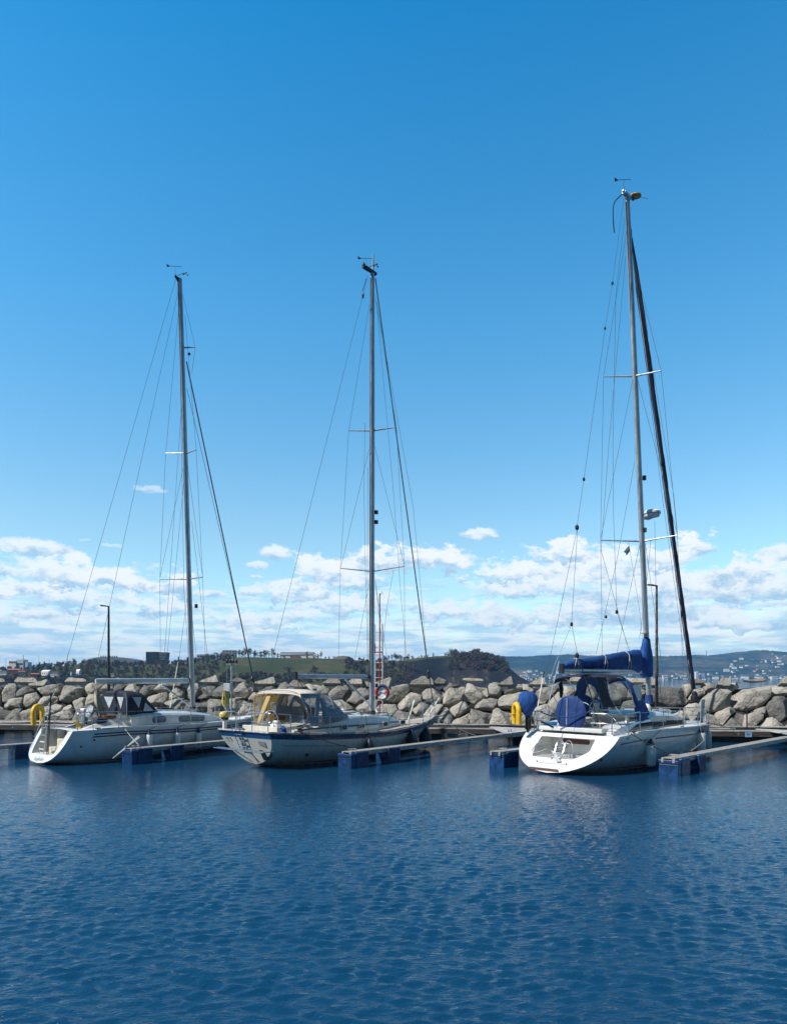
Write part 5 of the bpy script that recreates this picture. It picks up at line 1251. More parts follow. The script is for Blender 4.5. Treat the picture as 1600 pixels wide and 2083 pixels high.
m = MB(); m.box((1.9, -.15, 2.595), (.4, .3, .03)); m.build('roof_window', M['grey_canvas'], aw)
def curtain(parent, quad, win, mt, name='side_curtain', wm='vinyl'):
    """canvas panel with a real opening filled by clear vinyl; quad and win are 4 points each"""
    q = [Vector(p) for p in quad]; w_ = [Vector(p) for p in win]; m = MB()
    for k in range(4): m.add([q[k], q[(k + 1) % 4], w_[(k + 1) % 4], w_[k]], [(0, 1, 2, 3)])
    o = m.build(name, mt, parent, thick=.012); m = MB(); m.poly(w_); m.build('window', M[wm], o); return o
y_ = -1.24
curtain(Y2, [P(2, 610, 1411, y_), P(2, 651, 1411, y_), P(2, 647, 1476, y_ - .02), P(2, 632, 1477, y_ - .02)], [P(2, 617, 1421, y_), P(2, 643, 1420, y_), P(2, 640, 1455, y_ - .01), P(2, 629, 1452, y_ - .01)], M['grey_canvas'])
m = MB(); m.prism([P(2, 647, 1478, y_ - .03), P(2, 634, 1478, y_ - .03), P(2, 624, 1460, y_ - .02), P(2, 640, 1458, y_ - .02)], (0, .02, 0)); m.build('curtain_tail', M['grey_canvas'], Y2)
y_ = 1.24
curtain(Y2, [(1.2, y_, 2.3), (1.62, y_, 2.34), (1.75, y_, 1.34), (1.2, y_, 1.34)], [(1.28, y_, 2.05), (1.42, y_, 2.05), (1.46, y_, 1.55), (1.28, y_, 1.5)], M['awning_yellow'])
curtain(Y2, [(1.62, y_, 2.34), (2.7, y_, 2.3), (2.7, y_, 1.36), (1.75, y_, 1.34)], [(1.92, y_, 2.08), (2.45, y_, 2.05), (2.45, y_, 1.68), (2.0, y_, 1.66)], M['awning_yellow'])
m = MB(); m.prism([(1.25, .55, 2.42), (1.25, .30, 2.44), (1.02, .72, 1.38), (1.02, .86, 1.38)], (.012, 0, 0)); m.build('awning_strap', M['awning_yellow'], Y2)
m = MB(); m.poly([(1.17, 1.1, 2.26), (1.17, .6, 2.3), (1.10, .85, 1.5), (1.12, 1.1, 1.45)]); m.build('rear_window', M['vinyl'], Y2)
for x0, x1 in ((1.22, 1.7), (1.65, 1.7), (2.12, 1.75)):
    rail(bez([(x1, -1.22, 1.35), ((x0 + x1) / 2 - .1, -1.25, 2.0), (x0, -1.0, 2.44), (x0, 0, 2.52), (x0, 1.0, 2.44), ((x0 + x1) / 2 - .1, 1.22, 2.0), (x1, 1.2, 1.35)], 5), .014, 'awning_bow', M['steel'], Y2)
rail(bez([P(2, 700, 1440, -1.1), P(2, 690, 1425, -1.16), P(2, 672, 1413, -1.2)], 4), .014, 'hood_frame', M['steel'], sh)
wheel_obj(Y2, (.85, -.05, 1.42), .43)
m = MB(); m.lathe([(.16, 0), (.13, .5), (.16, .85), (.1, .95)], (1.15, -.05, .55), 14); m.build('steering_pedestal', M['white_paint'], Y2, smooth=True)
m = MB(); m.box((2.0, .8, 1.55), (.5, .05, .22)); m.build('coaming_board', M['wood'], Y2); m = MB(); m.box((2.74, .0, 1.65), (.04, .6, .5)); m.build('companionway_door', M['wood'], Y2)
mo2 = mast(Y2, P(2, 756, 1450), P(2, 757, 556), .24, .17, M['alu'])
sail_boom(Y2, (2.1, 0, 3.005), (5.75, 0, 3.0), .17, .12, M['alu'])
m = MB(); m.box((5.86, 0, 3.0), (.16, .06, .12)); m.build('gooseneck', M['black'], Y2); m = MB(); m.box((2.05, 0, 3.02), (.1, .1, .28)); m.build('boom_end', M['black'], Y2)
v0, v1 = P(2, 703, 1383), P(2, 752, 1435); rail([v0, v0.lerp(v1, .6)], .045, 'boom_vang', M['alu'], Y2); rail([v0.lerp(v1, .55), v1], .03, 'boom_vang', M['alu_pale'], Y2)
ms = P(2, 606, 1383); wire(Y2, [ms, (2.3, .12, 2.6)], .014, 'mainsheet', M['rope_dark']); wire(Y2, [ms, (2.4, -.05, 2.58)], .014, 'mainsheet', M['rope_dark'])
m = MB(); m.lathe([(.17, -.03), (.15, .05), (.13, .12)], P(2, 756, 1452), 14); m.build('mast_collar', M['black'], Y2)
for (pa, ya), (pb, yb) in ((((756, 1162), 0), ((692, 1156), 1.1)), (((756, 1162), 0), ((822, 1152), -1.1)), (((757, 876), 0), ((709, 876), .8)), (((757, 876), 0), ((806, 869), -.8))):
    rail([P(2, *pa, ya), P(2, *pb, yb)], [.036, .02], 'spreader', M['alu'], mo2, 8)
WL2 = [[(748, 560, 0), (556, 1330, .3), (520, 1480, .6)], [(751, 620, 0), (709, 876, .8), (692, 1156, 1.1), (686, 1450, 1.3)], [(764, 610, 0), (806, 869, -.8), (822, 1152, -1.1), (824, 1470, -1.3)], [(761, 905, 0), (822, 1150, -1.1)], [(750, 915, 0), (693, 1154, 1.1)],
       [(763, 600, 0), (840, 1030, .0), (868, 1340, 0), (871, 1450, 0)], [(765, 610, 0), (800, 1000, -.1), (815, 1210, -.2), (838, 1465, -.6)], [(742, 860, .1), (740, 1000, .1), (744, 1200, .1), (750, 1440, .1)], [(748, 950, .05), (747, 1200, .05), (751, 1440, .05)], [(764, 1190, 0), (806, 1468, -1.0)], [(763, 1180, 0), (793, 1462, -.8)], [(750, 1190, 0), (710, 1400, .8)], [(800, 1160, -.7), (786, 1240, -.5), (778, 1320, -.5)]]
for w_ in WL2: wire(mo2, [P(2, x, y, yy) for x, y, yy in w_])
rail([P(2, 763, 566), P(2, 869, 1352), P(2, 883, 1445)], .024, 'forestay', M['dark_grey'], Y2); m = MB(); c = P(2, 871, 1372); m.lathe([(.05, -.2), (.08, -.12), (.06, 0), (.07, .1), (.03, .2)], c, 10); m.build('furler_swivel', M['black'], Y2)
tp = P(2, 757, 556)
m = MB(); m.box(tp + Vector((-.1, 0, .06)), (.62, .12, .10)); m.box(tp + Vector((-.42, 0, -.0)), (.3, .08, .05)); m.lathe([(.07, -.02), (.08, .04), (.02, .16)], tp + Vector((-.5, 0, .05)), 10); m.build('masthead_crane', M['black'], mo2)
m = MB(); m.tube([tp + Vector((.03, 0, .1)), tp + Vector((.04, 0, .75))], [.045, .03], 8); m.build('antenna', M['grey'], mo2)
windvane(mo2, tp + Vector((-.3, .02, .1)), .75, True, .26)
for py in (1042, 1062): m = MB(); m.box(P(2, 761, py) + Vector((.05, -.06, 0)), (.12, .1, .14)); m.build('steaming_light', M['black'], mo2)
m = MB(); m.tube([P(2, 745, 566), P(2, 737, 592)], .012, 5); m.lathe([(.03, -.12), (.05, 0), (.03, .1)], P(2, 738, 600), 8); m.build('flag_block', M['black'], mo2)
for px, py in ((751, 1400), (751, 1345), (761, 1395), (761, 1420)): m = MB(); m.lathe([(.06, -.06), (.05, 0), (.06, .07)], P(2, px, py) + Vector((0, -.12 if px > 756 else .12, 0)), 10); m.build('mast_winch', M['black'], mo2)
stanchions(2, H2, Y2, [.6, 2.2, 3.7, 5.2, 6.7, 8.1, 9.1], (-1, 1), .60)
e = lambda x, s, dz: H2.edge(x, s, dz, .07)
for hh in (.62, .34): rail(bez([e(.6, -1, hh), e(-.05, -1, hh), Vector((-.12, -1.0, 1.2 + hh)), Vector((-.14, -.35, 1.2 + hh))], 4), .015, 'pushpit', M['steel'], Y2); rail(bez([e(.6, 1, hh), e(-.05, 1, hh), Vector((-.12, 1.0, 1.2 + hh)), Vector((-.14, .5, 1.2 + hh))], 4), .015, 'pushpit', M['steel'], Y2)
for y in (-1.15, -.35, .5, 1.15): rail([(-.13, y, 1.2), (-.13, y, 1.82)], .014, 'pushpit', M['steel'], Y2)
rail(bez([e(9.1, -1, .6), Vector((9.9, -.25, 1.92)), Vector((10.35, 0, 1.98)), Vector((9.9, .25, 1.92)), e(9.1, 1, .6)], 5), .016, 'pulpit', M['steel'], Y2)
for s in (-1, 1): rail([Vector((9.9, s * .25, 1.92)), H2.edge(9.6, s, 0, .04)], .014, 'pulpit', M['steel'], Y2)
rail([P(2, 830, 1466, -.2), P(2, 843, 1424, -.2)], .03, 'deck_pole', M['ivory'], Y2); rail([Vector((9.75, 0, 1.3)), P(2, 893, 1420, 0)], .028, 'bow_pole', M['ivory'], Y2)
m = MB(); m.box((10.25, 0, 1.27), (.75, .22, .05)); m.build('bowsprit', M['curb'], Y2, bevel=.015)
m = MB(); m.tube([(10.5, 0, 1.2), (10.2, 0, 1.0), (9.95, 0, .92)], .03, 6); m.prism([(9.95, -.12, .98), (10.15, -.02, 1.0), (10.15, .02, 1.0), (9.95, .12, .98)], (0, 0, .03)); m.build('anchor', M['galv'], Y2)
# swim platform and ladders on the transom
m = MB()
for y in (-1.25, 1.3): pass
for x in (-.35, -.18): m.tube([(x, -1.15, .60), (x, 1.4, .60)], .02, 7)
for y in (-1.15, 0, 1.4): m.tube([(-.37, y, .60), (.1, y, .60)], .016, 6)
m.tube([(-.35, .3, .60), (.22, .1, .18)], .018, 6); m.tube([(-.35, -.5, .60), (.22, -.3, .18)], .018, 6); m.build('swim_platform', M['steel'], Y2)
m = MB()
for s in (-1, 1): m.tube([onT(.20 + s * .20, .62, .06), onT(.20 + s * .20, 1.22, .10), onT(.20 + s * .20, 1.55, .05)], .014, 6)
for z in (.7, .9, 1.1, 1.3): m.tube([onT(.0, z, .08), onT(.40, z, .08)], .013, 6)
m.build('boarding_ladder', M['steel'], Y2)
m = MB()
for y in (.10, .24): m.prism([onT(y, .62, .01), onT(y + .07, .62, .01), onT(y + .07, 1.0, .01), onT(y, 1.0, .01)], (-.01, 0, 0))
m.build('ladder_pad', M['grey'], Y2)
m = MB(); m.prism([onT(-.72, .62, .03), onT(-.58, .62, .03), onT(-.64, .28, .03), onT(-.80, .30, .03)], (-.05, 0, 0)); m.prism([onT(-.80, .30, .03), onT(-.64, .28, .03), onT(-1.1, .45, .03), onT(-1.12, .53, .03)], (-.05, 0, 0)); m.build('folded_step', M['black'], Y2)
m = MB(); m.prism([onT(-.95, .92, .012), onT(-.6, .92, .012), onT(-.62, .82, .012), onT(-.95, .72, .012)], (-.006, 0, 0)); m.build('name_plate', M['grey'], Y2)
for y in (1.0, .82): m = MB(); m.lathe([(.03, 0), (.03, .03)], onT(y, .95), 8, Matrix.Rotation(-pi / 2, 3, 'Y')); m.build('stern_fairlead', M['steel'], Y2)
p_ = H2.side(1.25, .42, -1, .003); m = MB(); m.lathe([(.07, -.01), (.07, .012)], p_, 14, Matrix.Rotation(pi / 2, 3, 'X')); m.build('exhaust_outlet', M['black'], Y2)
ob = hanging('outboard_motor', 'small outboard with a yellow cowling clamped to the middle yacht\'s stern rail', 'outboard motor', 2, (-.16, 1.05, 1.62))
m = MB(); m.lathe([(.05, -.02), (.17, .02), (.18, .12), (.12, .19), (.04, .20)], n=14, M=Matrix.Diagonal((1.1, .8, 1))); m.build('cowling', M['lemon'], ob, smooth=True); m = MB(); m.box((0, 0, -.03), (.2, .16, .07)); m.build('bracket', M['black'], ob)
m = MB(); m.prism([(-.05, -.03, -.05), (.09, -.03, -.05), (.05, -.03, -.42), (-.07, -.03, -.42)], (0, .07, 0)); m.build('leg', M['white_paint'], ob, bevel=.01); m = MB(); m.tube([(-.02, -.1, -.47), (0, 0, -.42), (.02, .1, -.47)], .02, 6); m.build('propeller', M['dark_grey'], ob)
bb = hanging('blue_bag', 'small bright blue bag on the side deck of the middle yacht', 'bag', 2, P(2, 575, 1487, -1.25)); m = MB(); m.lathe([(.1, -.1), (.13, 0), (.08, .12), (.03, .15)], n=10); m.build('sack', M['sail_blue'], bb, smooth=True)
rope('coil of dark rope on the stern quarter of the middle yacht', [W(2, (1.02 + .12 * cos(a), -1.38 + .1 * sin(a), 1.16 + .008 * k)) for k, a in enumerate([j * .55 for j in range(34)])], .016, 'rope_dark', name='rope_coil')
rope('long dark mooring line from the middle yacht\'s quarter to its blue float', [W(2, H2.edge(.95, -1, .06, .02)), W(2, (2.35, -2.45, .62))], .014, 'rope_dark', .03)
rope('thin dark line down the middle yacht\'s side to the finger pontoon', [W(2, H2.edge(3.9, -1, .62, .07)), W(2, H2.edge(3.95, -1, -.05, -.03)), W(2, (4.1, -2.3, .56))], .009, 'rope_dark')
rope('pale bow line of the middle yacht slanting down to the triangular landing', [W(2, (9.95, -.15, 1.28)), at(967, W(2, (13.4, -2.2, 0)).y - .6, 1497)], .017, 'rope_white', .05)
cab = [W(2, (9.9, -.1, 1.15)), W(2, (9.6, -.5, .8)), W(2, (9.5, -.8, .62))]
fender(2, H2, P(2, 752, 1512, -1.75).x, .83, .56, .17, 'navy pear-shaped fender above the second blue float of the middle yacht', 'antifoul', 'black', 'navy fenders of the middle yacht', True)
fender(2, H2, P(2, 836, 1500, -1.2).x, .95, .85, .24, 'big navy fender on the middle yacht\'s bow, left one of the pair', 'antifoul', 'black', 'navy fenders of the middle yacht', True)
fender(2, H2, P(2, 872, 1495, -.55).x, 1.0, .95, .26, 'big navy fender on the middle yacht\'s bow, right one of the pair', 'antifoul', 'black', 'navy fenders of the middle yacht', True)
for x in (1.3, 4.6, 7.6): m = MB(); p_ = H2.edge(x, -1, .06, .1); m.box(p_, (.2, .04, .03)); m.box(p_ - Vector((0, 0, .03)), (.06, .04, .05)); m.build('cleat', M['dark_grey'], Y2, bevel=.008)
for x, y in ((1.6, -.96), (2.5, -1.0), (1.6, .96)): m = MB(); m.lathe([(.08, 0), (.055, .06), (.07, .15), (.03, .17)], (x, y, 1.36), 12); m.build('winch', M['steel'], Y2, smooth=True)

# ======================= right yacht =======================
b = 3
Y3 = gen_boat(3, 'sailing_yacht', 'rightmost white yacht with a bright blue sail cover, blue bimini and rounded scoop stern')
H3 = Hull(11.7, [(0, 1.16), (.12, 1.24), (.3, 1.24), (.6, 1.20), (.85, 1.11), (1, 1.0)], [(0, 1.68), (.12, 1.80), (.35, 1.88), (.55, 1.78), (.72, 1.42), (.85, .92), (.94, .42), (1, .05)],
          [(0, .05), (.12, -.12), (.3, -.4), (.8, -.4), (1, -.3)], (.0, 1.42), (.05, 1.18), .5, ([(0, 2.3), (.5, 2.6), (.8, 1.9), (1, 1.3)], [(0, 1.9), (.4, 2.1), (.8, 1.5), (1, 1.1)]))
H3.skin().build('hull', M['gelcoat'], Y3, smooth=True, angle=60)
H3.band(.015, .995, lambda t: -.3, lambda t: .13, .006).build('antifouling', M['antifoul'], Y3, smooth=True)
H3.band(.03, .16, lambda t: H3.zs(t) - .275, lambda t: H3.zs(t) - .235, .006, 16).build('hull_stripe', M['stripe_navy'], Y3, smooth=True)
H3.band(.215, .985, lambda t: H3.zs(t) - .265, lambda t: H3.zs(t) - .22, .006).build('hull_stripe', M['stripe_navy'], Y3, smooth=True)
H3.deck(0, 1., (1.9, 4.3, .72)).build('deck', M['deck_white'], Y3)
for s in (-1, 1): rail([H3.edge(x, s, .02, .02) for x in np.linspace(2.4, 11.6, 26)], .022, 'toe_rail', M['alu_pale'], Y3)
inner3 = [(.98, 1.04), (.98, .75), (.86, .45), (-.62, .45), (-1.0, .70), (-.95, 1.04)]
recess(Y3, H3, inner3, 1.86, M['gelcoat'], M['gelcoat'], closed_top=True)
def onS(y, z, off=.006): return Vector((1.42 * (z - .05) / 1.13 - off, y, z))
bx = 1.85
m = MB(); m.prism([Vector((bx, p.x, p.z)) for p in rr(-.42, .58, .80, .95, 0, .48)], (-.006, 0, 0)); m.build('liferaft_slot', M['teak'], Y3)
m = MB(); m.prism([Vector((bx, p.x, p.z)) for p in rr(-.86, -.60, .70, .94, 0, .1)], (-.008, 0, 0)); m.build('locker_hatch', M['pale_grey'], Y3)
m = MB(); m.prism([onS(-.42, .10), onS(.62, .10), onS(.70, .165), onS(-.34, .165)], (-.02, 0, 0)); m.build('bathing_step', M['teak'], Y3, bevel=.01)
m = MB()
for z in (.30,): m.tube([onS(-.55, z, .0), onS(.55, z, .0)], .006, 5)
for y in (-.5, .55): m.lathe([(.02, 0), (.02, .025)], onS(y, .33), 8, Matrix.Rotation(-pi / 2, 3, 'Y'))
m.build('platform_hinge', M['dark_grey'], Y3)
m = MB()
for s in (-1, 1): m.tube(bez([onS(-.05 + s * .15, .42, .03), onS(-.05 + s * .15, .62, .10), Vector((.82, -.05 + s * .15, .96)), Vector((1.1, -.05 + s * .15, .92)), Vector((1.2, -.05 + s * .15, .6))], 4), .016, 7)
for q in (.48, .6, .76, .88): m.tube([onS(-.20, q, .05), onS(.10, q, .05)], .02, 6)
m.box(onS(-.05, .80, .10), (.10, .34, .05)); m.build('folded_ladder', M['steel'], Y3, smooth=True)
m = MB(); m.prism([onS(.28, .66, .02), onS(.05, .60, .02), onS(-.2, .44, .02), onS(-.30, .38, .03), onS(-.16, .36, .03), onS(.0, .5, .03)], (-.05, 0, 0)); m.build('ladder_bracket', M['alu_pale'], Y3)
m = MB(); m.box((1.0, -.28, .52), (.18, .16, .12)); m.build('stern_shower', M['grey'], Y3)
rope('thin white shore cable looped over the rightmost transom', [W(3, onS(.85, .92, .03)), W(3, onS(.98, .80, .04)), W(3, onS(.98, .62, .04)), W(3, onS(.86, .55, .04)), W(3, onS(.65, .60, .04)), W(3, onS(.5, .68, .04))], .01, 'rope_white')
m = MB(); m.lathe([(.025, 0), (.025, .02)], onS(1.35, .98), 8, Matrix.Rotation(-pi / 2, 3, 'Y')); m.build('stern_fitting', M['grey'], Y3)
# aft deck, cockpit and coamings
m = MB(); m.box((3.1, 0, .62), (2.4, 1.44, .04)); m.box((3.1, .73, .92), (2.4, .04, .64)); m.box((3.1, -.73, .92), (2.4, .04, .64)); m.box((4.32, 0, 1.1), (.04, 1.44, .95)); m.box((1.9, 0, .92), (.04, 1.44, .64)); m.build('cockpit_well', M['deck_white'], Y3)
for s in (-1, 1):
    rows = []
    for x, w0, w1, z in ((1.5, 1.45, .9, 1.26), (2.0, 1.5, .78, 1.45), (3.0, 1.45, .78, 1.52), (4.3, 1.32, .8, 1.58)):
        t_ = H3.zs(H3.tx(x)); rows.append([Vector((x, s * w0, t_ - .02)), Vector((x, s * (w0 - .08), z - .03)), Vector((x, s * (w0 - .16), z)), Vector((x, s * (w1 + .08), z)), Vector((x, s * w1, z - .04)), Vector((x, s * w1, t_ - .05))])
    m = MB(); m.grid(rows); m.poly(rows[0]); m.poly(rows[-1][::-1]); m.build('cockpit_coaming', M['gelcoat'], Y3, smooth=True, angle=35)
m = MB(); m.prism([(2.3, -1.462, 1.24), (4.2, -1.37, 1.30), (4.2, -1.37, 1.50), (3.2, -1.42, 1.48)], (0, -.012, 0)); m.build('coaming_window', M['tinted'], Y3)
m = MB(); m.box((1.55, 0, 1.30), (.5, 2.3, .14)); m.build('aft_seat', M['gelcoat'], Y3, bevel=.03)
for xs_ in ((3.55, 3.95),): m = MB(); [m.box((3.3 + k * .09, -1.0, 1.62), (.07, .34, .03)) for k in range(5)]; m.build('slatted_seat', M['teak'], Y3)
c3 = coach(Y3, [(4.3, 1.26, 1.18, 1.66), (4.8, 1.24, 1.17, 1.78), (5.8, 1.16, 1.16, 1.74), (7.2, 1.0, 1.14, 1.62), (8.4, .72, 1.12, 1.38), (9.0, .5, 1.12, 1.20)], M['gelcoat'])
for xa, xb, za, zb in ((4.55, 5.6, 1.28, 1.44), (5.7, 6.5, 1.28, 1.44), (6.6, 7.5, 1.26, 1.40)):
    ya = -interp((xa + xb) / 2, [(4.3, 1.26), (4.8, 1.24), (5.8, 1.165), (7.2, 1.01), (8.4, .73)]) - .006
    dy = .04 * (xb - xa)
    m = MB(); m.prism([(xa, ya - dy, za), (xb, ya + dy, za), (xb - .05, ya + dy + .01, zb), (xa, ya - dy + .01, zb + .02)], (0, -.02, 0)); m.build('window', M['tinted'], c3, bevel=.004)
for x, w_ in ((5.6, .5), (7.5, .5)): m = MB(); m.box((x, 0, 1.81 if x < 6 else 1.66), (w_, .5, .05)); m.build('hatch', M['pale_grey'], c3, bevel=.02)
m = MB(); m.lathe([(.11, 0), (.16, .1), (.15, .26), (.08, .36), (.02, .38)], (7.55, .45, 1.60), 14); m.build('vent_cowl', M['white_paint'], c3, smooth=True)
rail([(5.0, -.95, 1.80), (5.05, -.95, 1.87), (7.2, -.82, 1.72), (7.25, -.82, 1.66)], .014, 'handrail', M['steel'], c3)
# bimini (dark top, open sides with navy straps) and bright blue sprayhood
bi, _ = arch(Y3, 'bimini', [(1.95, 1.0, 2.74, 2.98, 1.98), (2.2, 1.03, 2.80, 3.05, 2.2), (2.6, 1.05, 2.84, 3.07, 2.6), (3.0, 1.05, 2.84, 3.06, 3.0)], 14, M['navy_canvas'], pw=3.2)
y_ = -1.04
def strip(parent, pl, name='canvas_strap', mt='cover_blue', y=y_):
    m = MB(); m.prism([P(3, px, py, y) for px, py in pl], (0, .014, 0)); return m.build(name, M[mt], parent)
strip(bi, [(1213, 1377), (1232, 1378), (1240, 1420), (1252, 1438), (1228, 1440), (1221, 1420)], mt='navy_canvas')
strip(bi, [(1136, 1392), (1142, 1385), (1146, 1402), (1143, 1420), (1139, 1420)], mt='navy_canvas', y=1.0)
strip(bi, [(1165, 1420), (1172, 1404), (1190, 1385), (1200, 1381), (1182, 1398), (1170, 1420)], mt='navy_canvas', y=1.0)
sp, _ = arch(Y3, 'sprayhood', [(3.02, 1.07, 1.50, 3.05, 3.95), (3.4, 1.07, 1.50, 3.04, 4.05), (3.85, 1.06, 1.50, 2.98, 4.18), (4.25, 1.05, 1.50, 2.84, 4.35), (4.6, 1.03, 1.60, 2.3, 4.58), (4.85, 1.0, 1.66, 1.82, 4.8)], 22, M['sail_blue'], wins=[(2, 4, 3, 6), (3, 5, 8, 14), (2, 4, 16, 19)], wmt=M['vinyl_dull'], pw=3.2)
m = MB(); m.prism([P(3, 1286, 1395, -1.08), P(3, 1304, 1392, -1.08), P(3, 1303, 1424, -1.08), P(3, 1297, 1426, -1.08)], (0, -.006, 0)); m.build('side_window', M['skin_vinyl'], sp, bevel=.002)
m = MB(); m.prism([P(3, 1290, 1440, -1.09), P(3, 1318, 1440, -1.09), P(3, 1309, 1472, -1.30), P(3, 1298, 1470, -1.30)], (0, .014, 0)); m.build('hood_apron', M['sail_blue'], sp)
for pl in ([(1262, 1452), (1243, 1425), (1228, 1384)], [(1292, 1470), (1286, 1420), (1270, 1386), (1256, 1378)]):
    for s in (-1, 1): rail(bez([P(3, px, py, -1.03) * 1 if s < 0 else Vector((P(3, px, py, -1.03).x, 1.03, P(3, px, py, -1.03).z)) for px, py in pl], 4), .014, 'bimini_frame', M['steel'], bi)
mo3 = mast(Y3, P(3, 1320, 1432), P(3, 1275, 400), .27, .18, M['alu'])
m = MB(); m.lathe([(.17, -.02), (.15, .08), (.14, .3)], P(3, 1319, 1430), 14); m.build('mast_collar', M['cover_blue'], mo3)
sail_boom(Y3, (.95, 0, 3.17), (6.3, 0, 3.20), .17, .13, M['alu_pale'])
m = MB(); m.box((.88, 0, 3.24), (.14, .1, .3)); m.build('boom_end', M['black'], Y3)
# blue sail cover: lumpy roll on the boom rising into a collar round the mast
rows = []; nn_ = 20
prof = [(.92, 3.28, .04, .06), (1.1, 3.32, .09, .10), (1.5, 3.37, .12, .13), (2.4, 3.42, .15, .18), (3.4, 3.48, .17, .235), (4.4, 3.54, .19, .30), (5.2, 3.57, .20, .34), (5.8, 3.56, .22, .44)]
rng = random.Random(4)
def cring(cx, cz, ry, rz, tiltx=0., i=0):
    r_ = []
    for j in range(nn_):
        a = 2 * pi * j / nn_; k = 1 + .10 * noise.noise(Vector((cx * 3.1, cos(a) * 1.5, sin(a) * 1.5 + i))) + .07 * noise.noise(Vector((cx * 9, a * 1.1, 2.)))
        r_.append(Vector((cx + tiltx * sin(a), ry * k * cos(a), cz + rz * k * sin(a))))
    return r_
fine = []
for i in range(34):
    x = .92 + (5.9 - .92) * i / 33; z = interp(x, [(p[0], p[1]) for p in prof]); ry = interp(x, [(p[0], p[2]) for p in prof]); rz = interp(x, [(p[0], p[3]) for p in prof]); fine.append(cring(x, z, ry, rz, .0, 0))
m = MB(); m.grid(fine, close=True); m.poly(fine[0][::-1]); m.poly(fine[-1]); cv = m.build('sail_cover', M['sail_blue'], Y3, smooth=True, angle=70)
col_ = []
for i in range(16):
    f = i / 15; z = 3.02 + (4.42 - 3.02) * f; c = P(3, 1320, 1432).lerp(P(3, 1275, 400), (z - 2.02) / (20.1 - 2.02)); rx = interp(f, [(0, .34), (.3, .50), (.5, .44), (.75, .28), (1, .17)]); xo = interp(f, [(0, -.12), (.3, -.22), (.5, -.16), (1, -.0)]); ry = interp(f, [(0, .2), (.4, .22), (1, .13)])
    col_.append([Vector((c.x + xo + rx * cos(a) * (1 + .07 * noise.noise(Vector((a, z * 4, 0)))), ry * sin(a) * (1 + .1 * noise.noise(Vector((a * 2, z * 5, 3)))), z + .06 * sin(a * 2 + z * 3))) for a in [2 * pi * j / nn_ for j in range(nn_)]])
m = MB(); m.grid(col_, close=True); m.poly(col_[0][::-1]); m.poly(col_[-1]); m.build('cover_collar', M['sail_blue'], cv, smooth=True, angle=70)
c = P(3, 1310, 1288); m = MB(); m.lathe([(.165, -.02), (.165, .02)], c, 16, Matrix.Diagonal((1.1, .85, 1))); m.build('collar_tie', M['rope_white'], cv)
for x in (1.55, 3.3, 4.9):
    z = interp(x, [(p[0], p[1]) for p in prof]); ry = interp(x, [(p[0], p[2]) for p in prof])
    for dx in (-.1, .12): m = MB(); m.tube(bez([(x + dx, -ry * .9, 3.26), (x + dx * .8, -ry * 1.12, 3.42), (x, -ry * .95, z + .2), (x, 0, z + interp(x, [(p[0], p[3]) for p in prof]) + .04)], 4), .012, 5); m.build('lazy_line', M['rope_white'], cv)
block_(Y3, P(3, 1173, 1334), 1.2)
for (pa, ya), (pb, yb) in ((((1306, 1101), 0), ((1221, 1099), 1.3)), (((1306, 1101), 0), ((1377, 1089), -1.3)), (((1290, 765), 0), ((1227, 766), 1.)), (((1290, 765), 0), ((1344, 754), -1.))):
    rail([P(3, *pa, ya), P(3, *pb, yb)], [.038, .022], 'spreader', M['alu'], mo3, 8)
WL3 = [[(1268, 402, 0), (1245, 576, 0), (1230, 668, 0), (1187, 975, 0), (1173, 1070, 0)], [(1173, 1078, 0), (1105, 1400, .5), (1075, 1468, 1.1)], [(1174, 1078, 0), (1162, 1268, 0)], [(1162, 1270, 0), (1128, 1352, 0), (1098, 1452, .3)], [(1162, 1270, 0), (1174, 1332, 0)],
       [(1277, 480, 0), (1344, 754, -1.), (1377, 1089, -1.3), (1391, 1420, -1.5)], [(1274, 470, 0), (1227, 766, 1.), (1221, 1099, 1.3), (1226, 1430, 1.5)], [(1296, 770, 0), (1377, 1087, -1.3)], [(1287, 770, 0), (1221, 1097, 1.3)], [(1312, 1106, 0), (1352, 1400, -1.3), (1360, 1460, -1.4)], [(1301, 1106, 0), (1258, 1310, 1.2), (1235, 1430, 1.3)],
       [(1270, 440, 0), (1252, 600, .1), (1246, 900, .2), (1247, 1040, .2), (1254, 1245, .2), (1285, 1340, .1)], [(1272, 520, 0), (1238, 900, .6), (1222, 1120, 1.0), (1275, 1312, .2)], [(1290, 940, 0), (1256, 1130, .6), (1212, 1330, .9)], [(1323, 1100, -.3), (1313, 1200, -.2), (1300, 1300, -.1)], [(1331, 1060, -.1), (1336, 1330, -.2), (1345, 1430, -.3)], [(1283, 480, 0), (1370, 1010, -.9), (1377, 1085, -1.3)], [(1281, 440, 0), (1291, 560, 0), (1345, 1000, .1), (1398, 1380, 0)]]
for w_ in WL3: wire(mo3, [P(3, x, y, yy) for x, y, yy in w_], .0065)
for px, py, s in ((1173, 1073, 1.15), (1162, 1270, .9), (1187, 975, .8), (1245, 576, .8), (1230, 668, .7), (1254, 1245, 1.), (1232, 1255, .8)): block_(mo3, P(3, px, py, .0 if px < 1200 else .2), s)
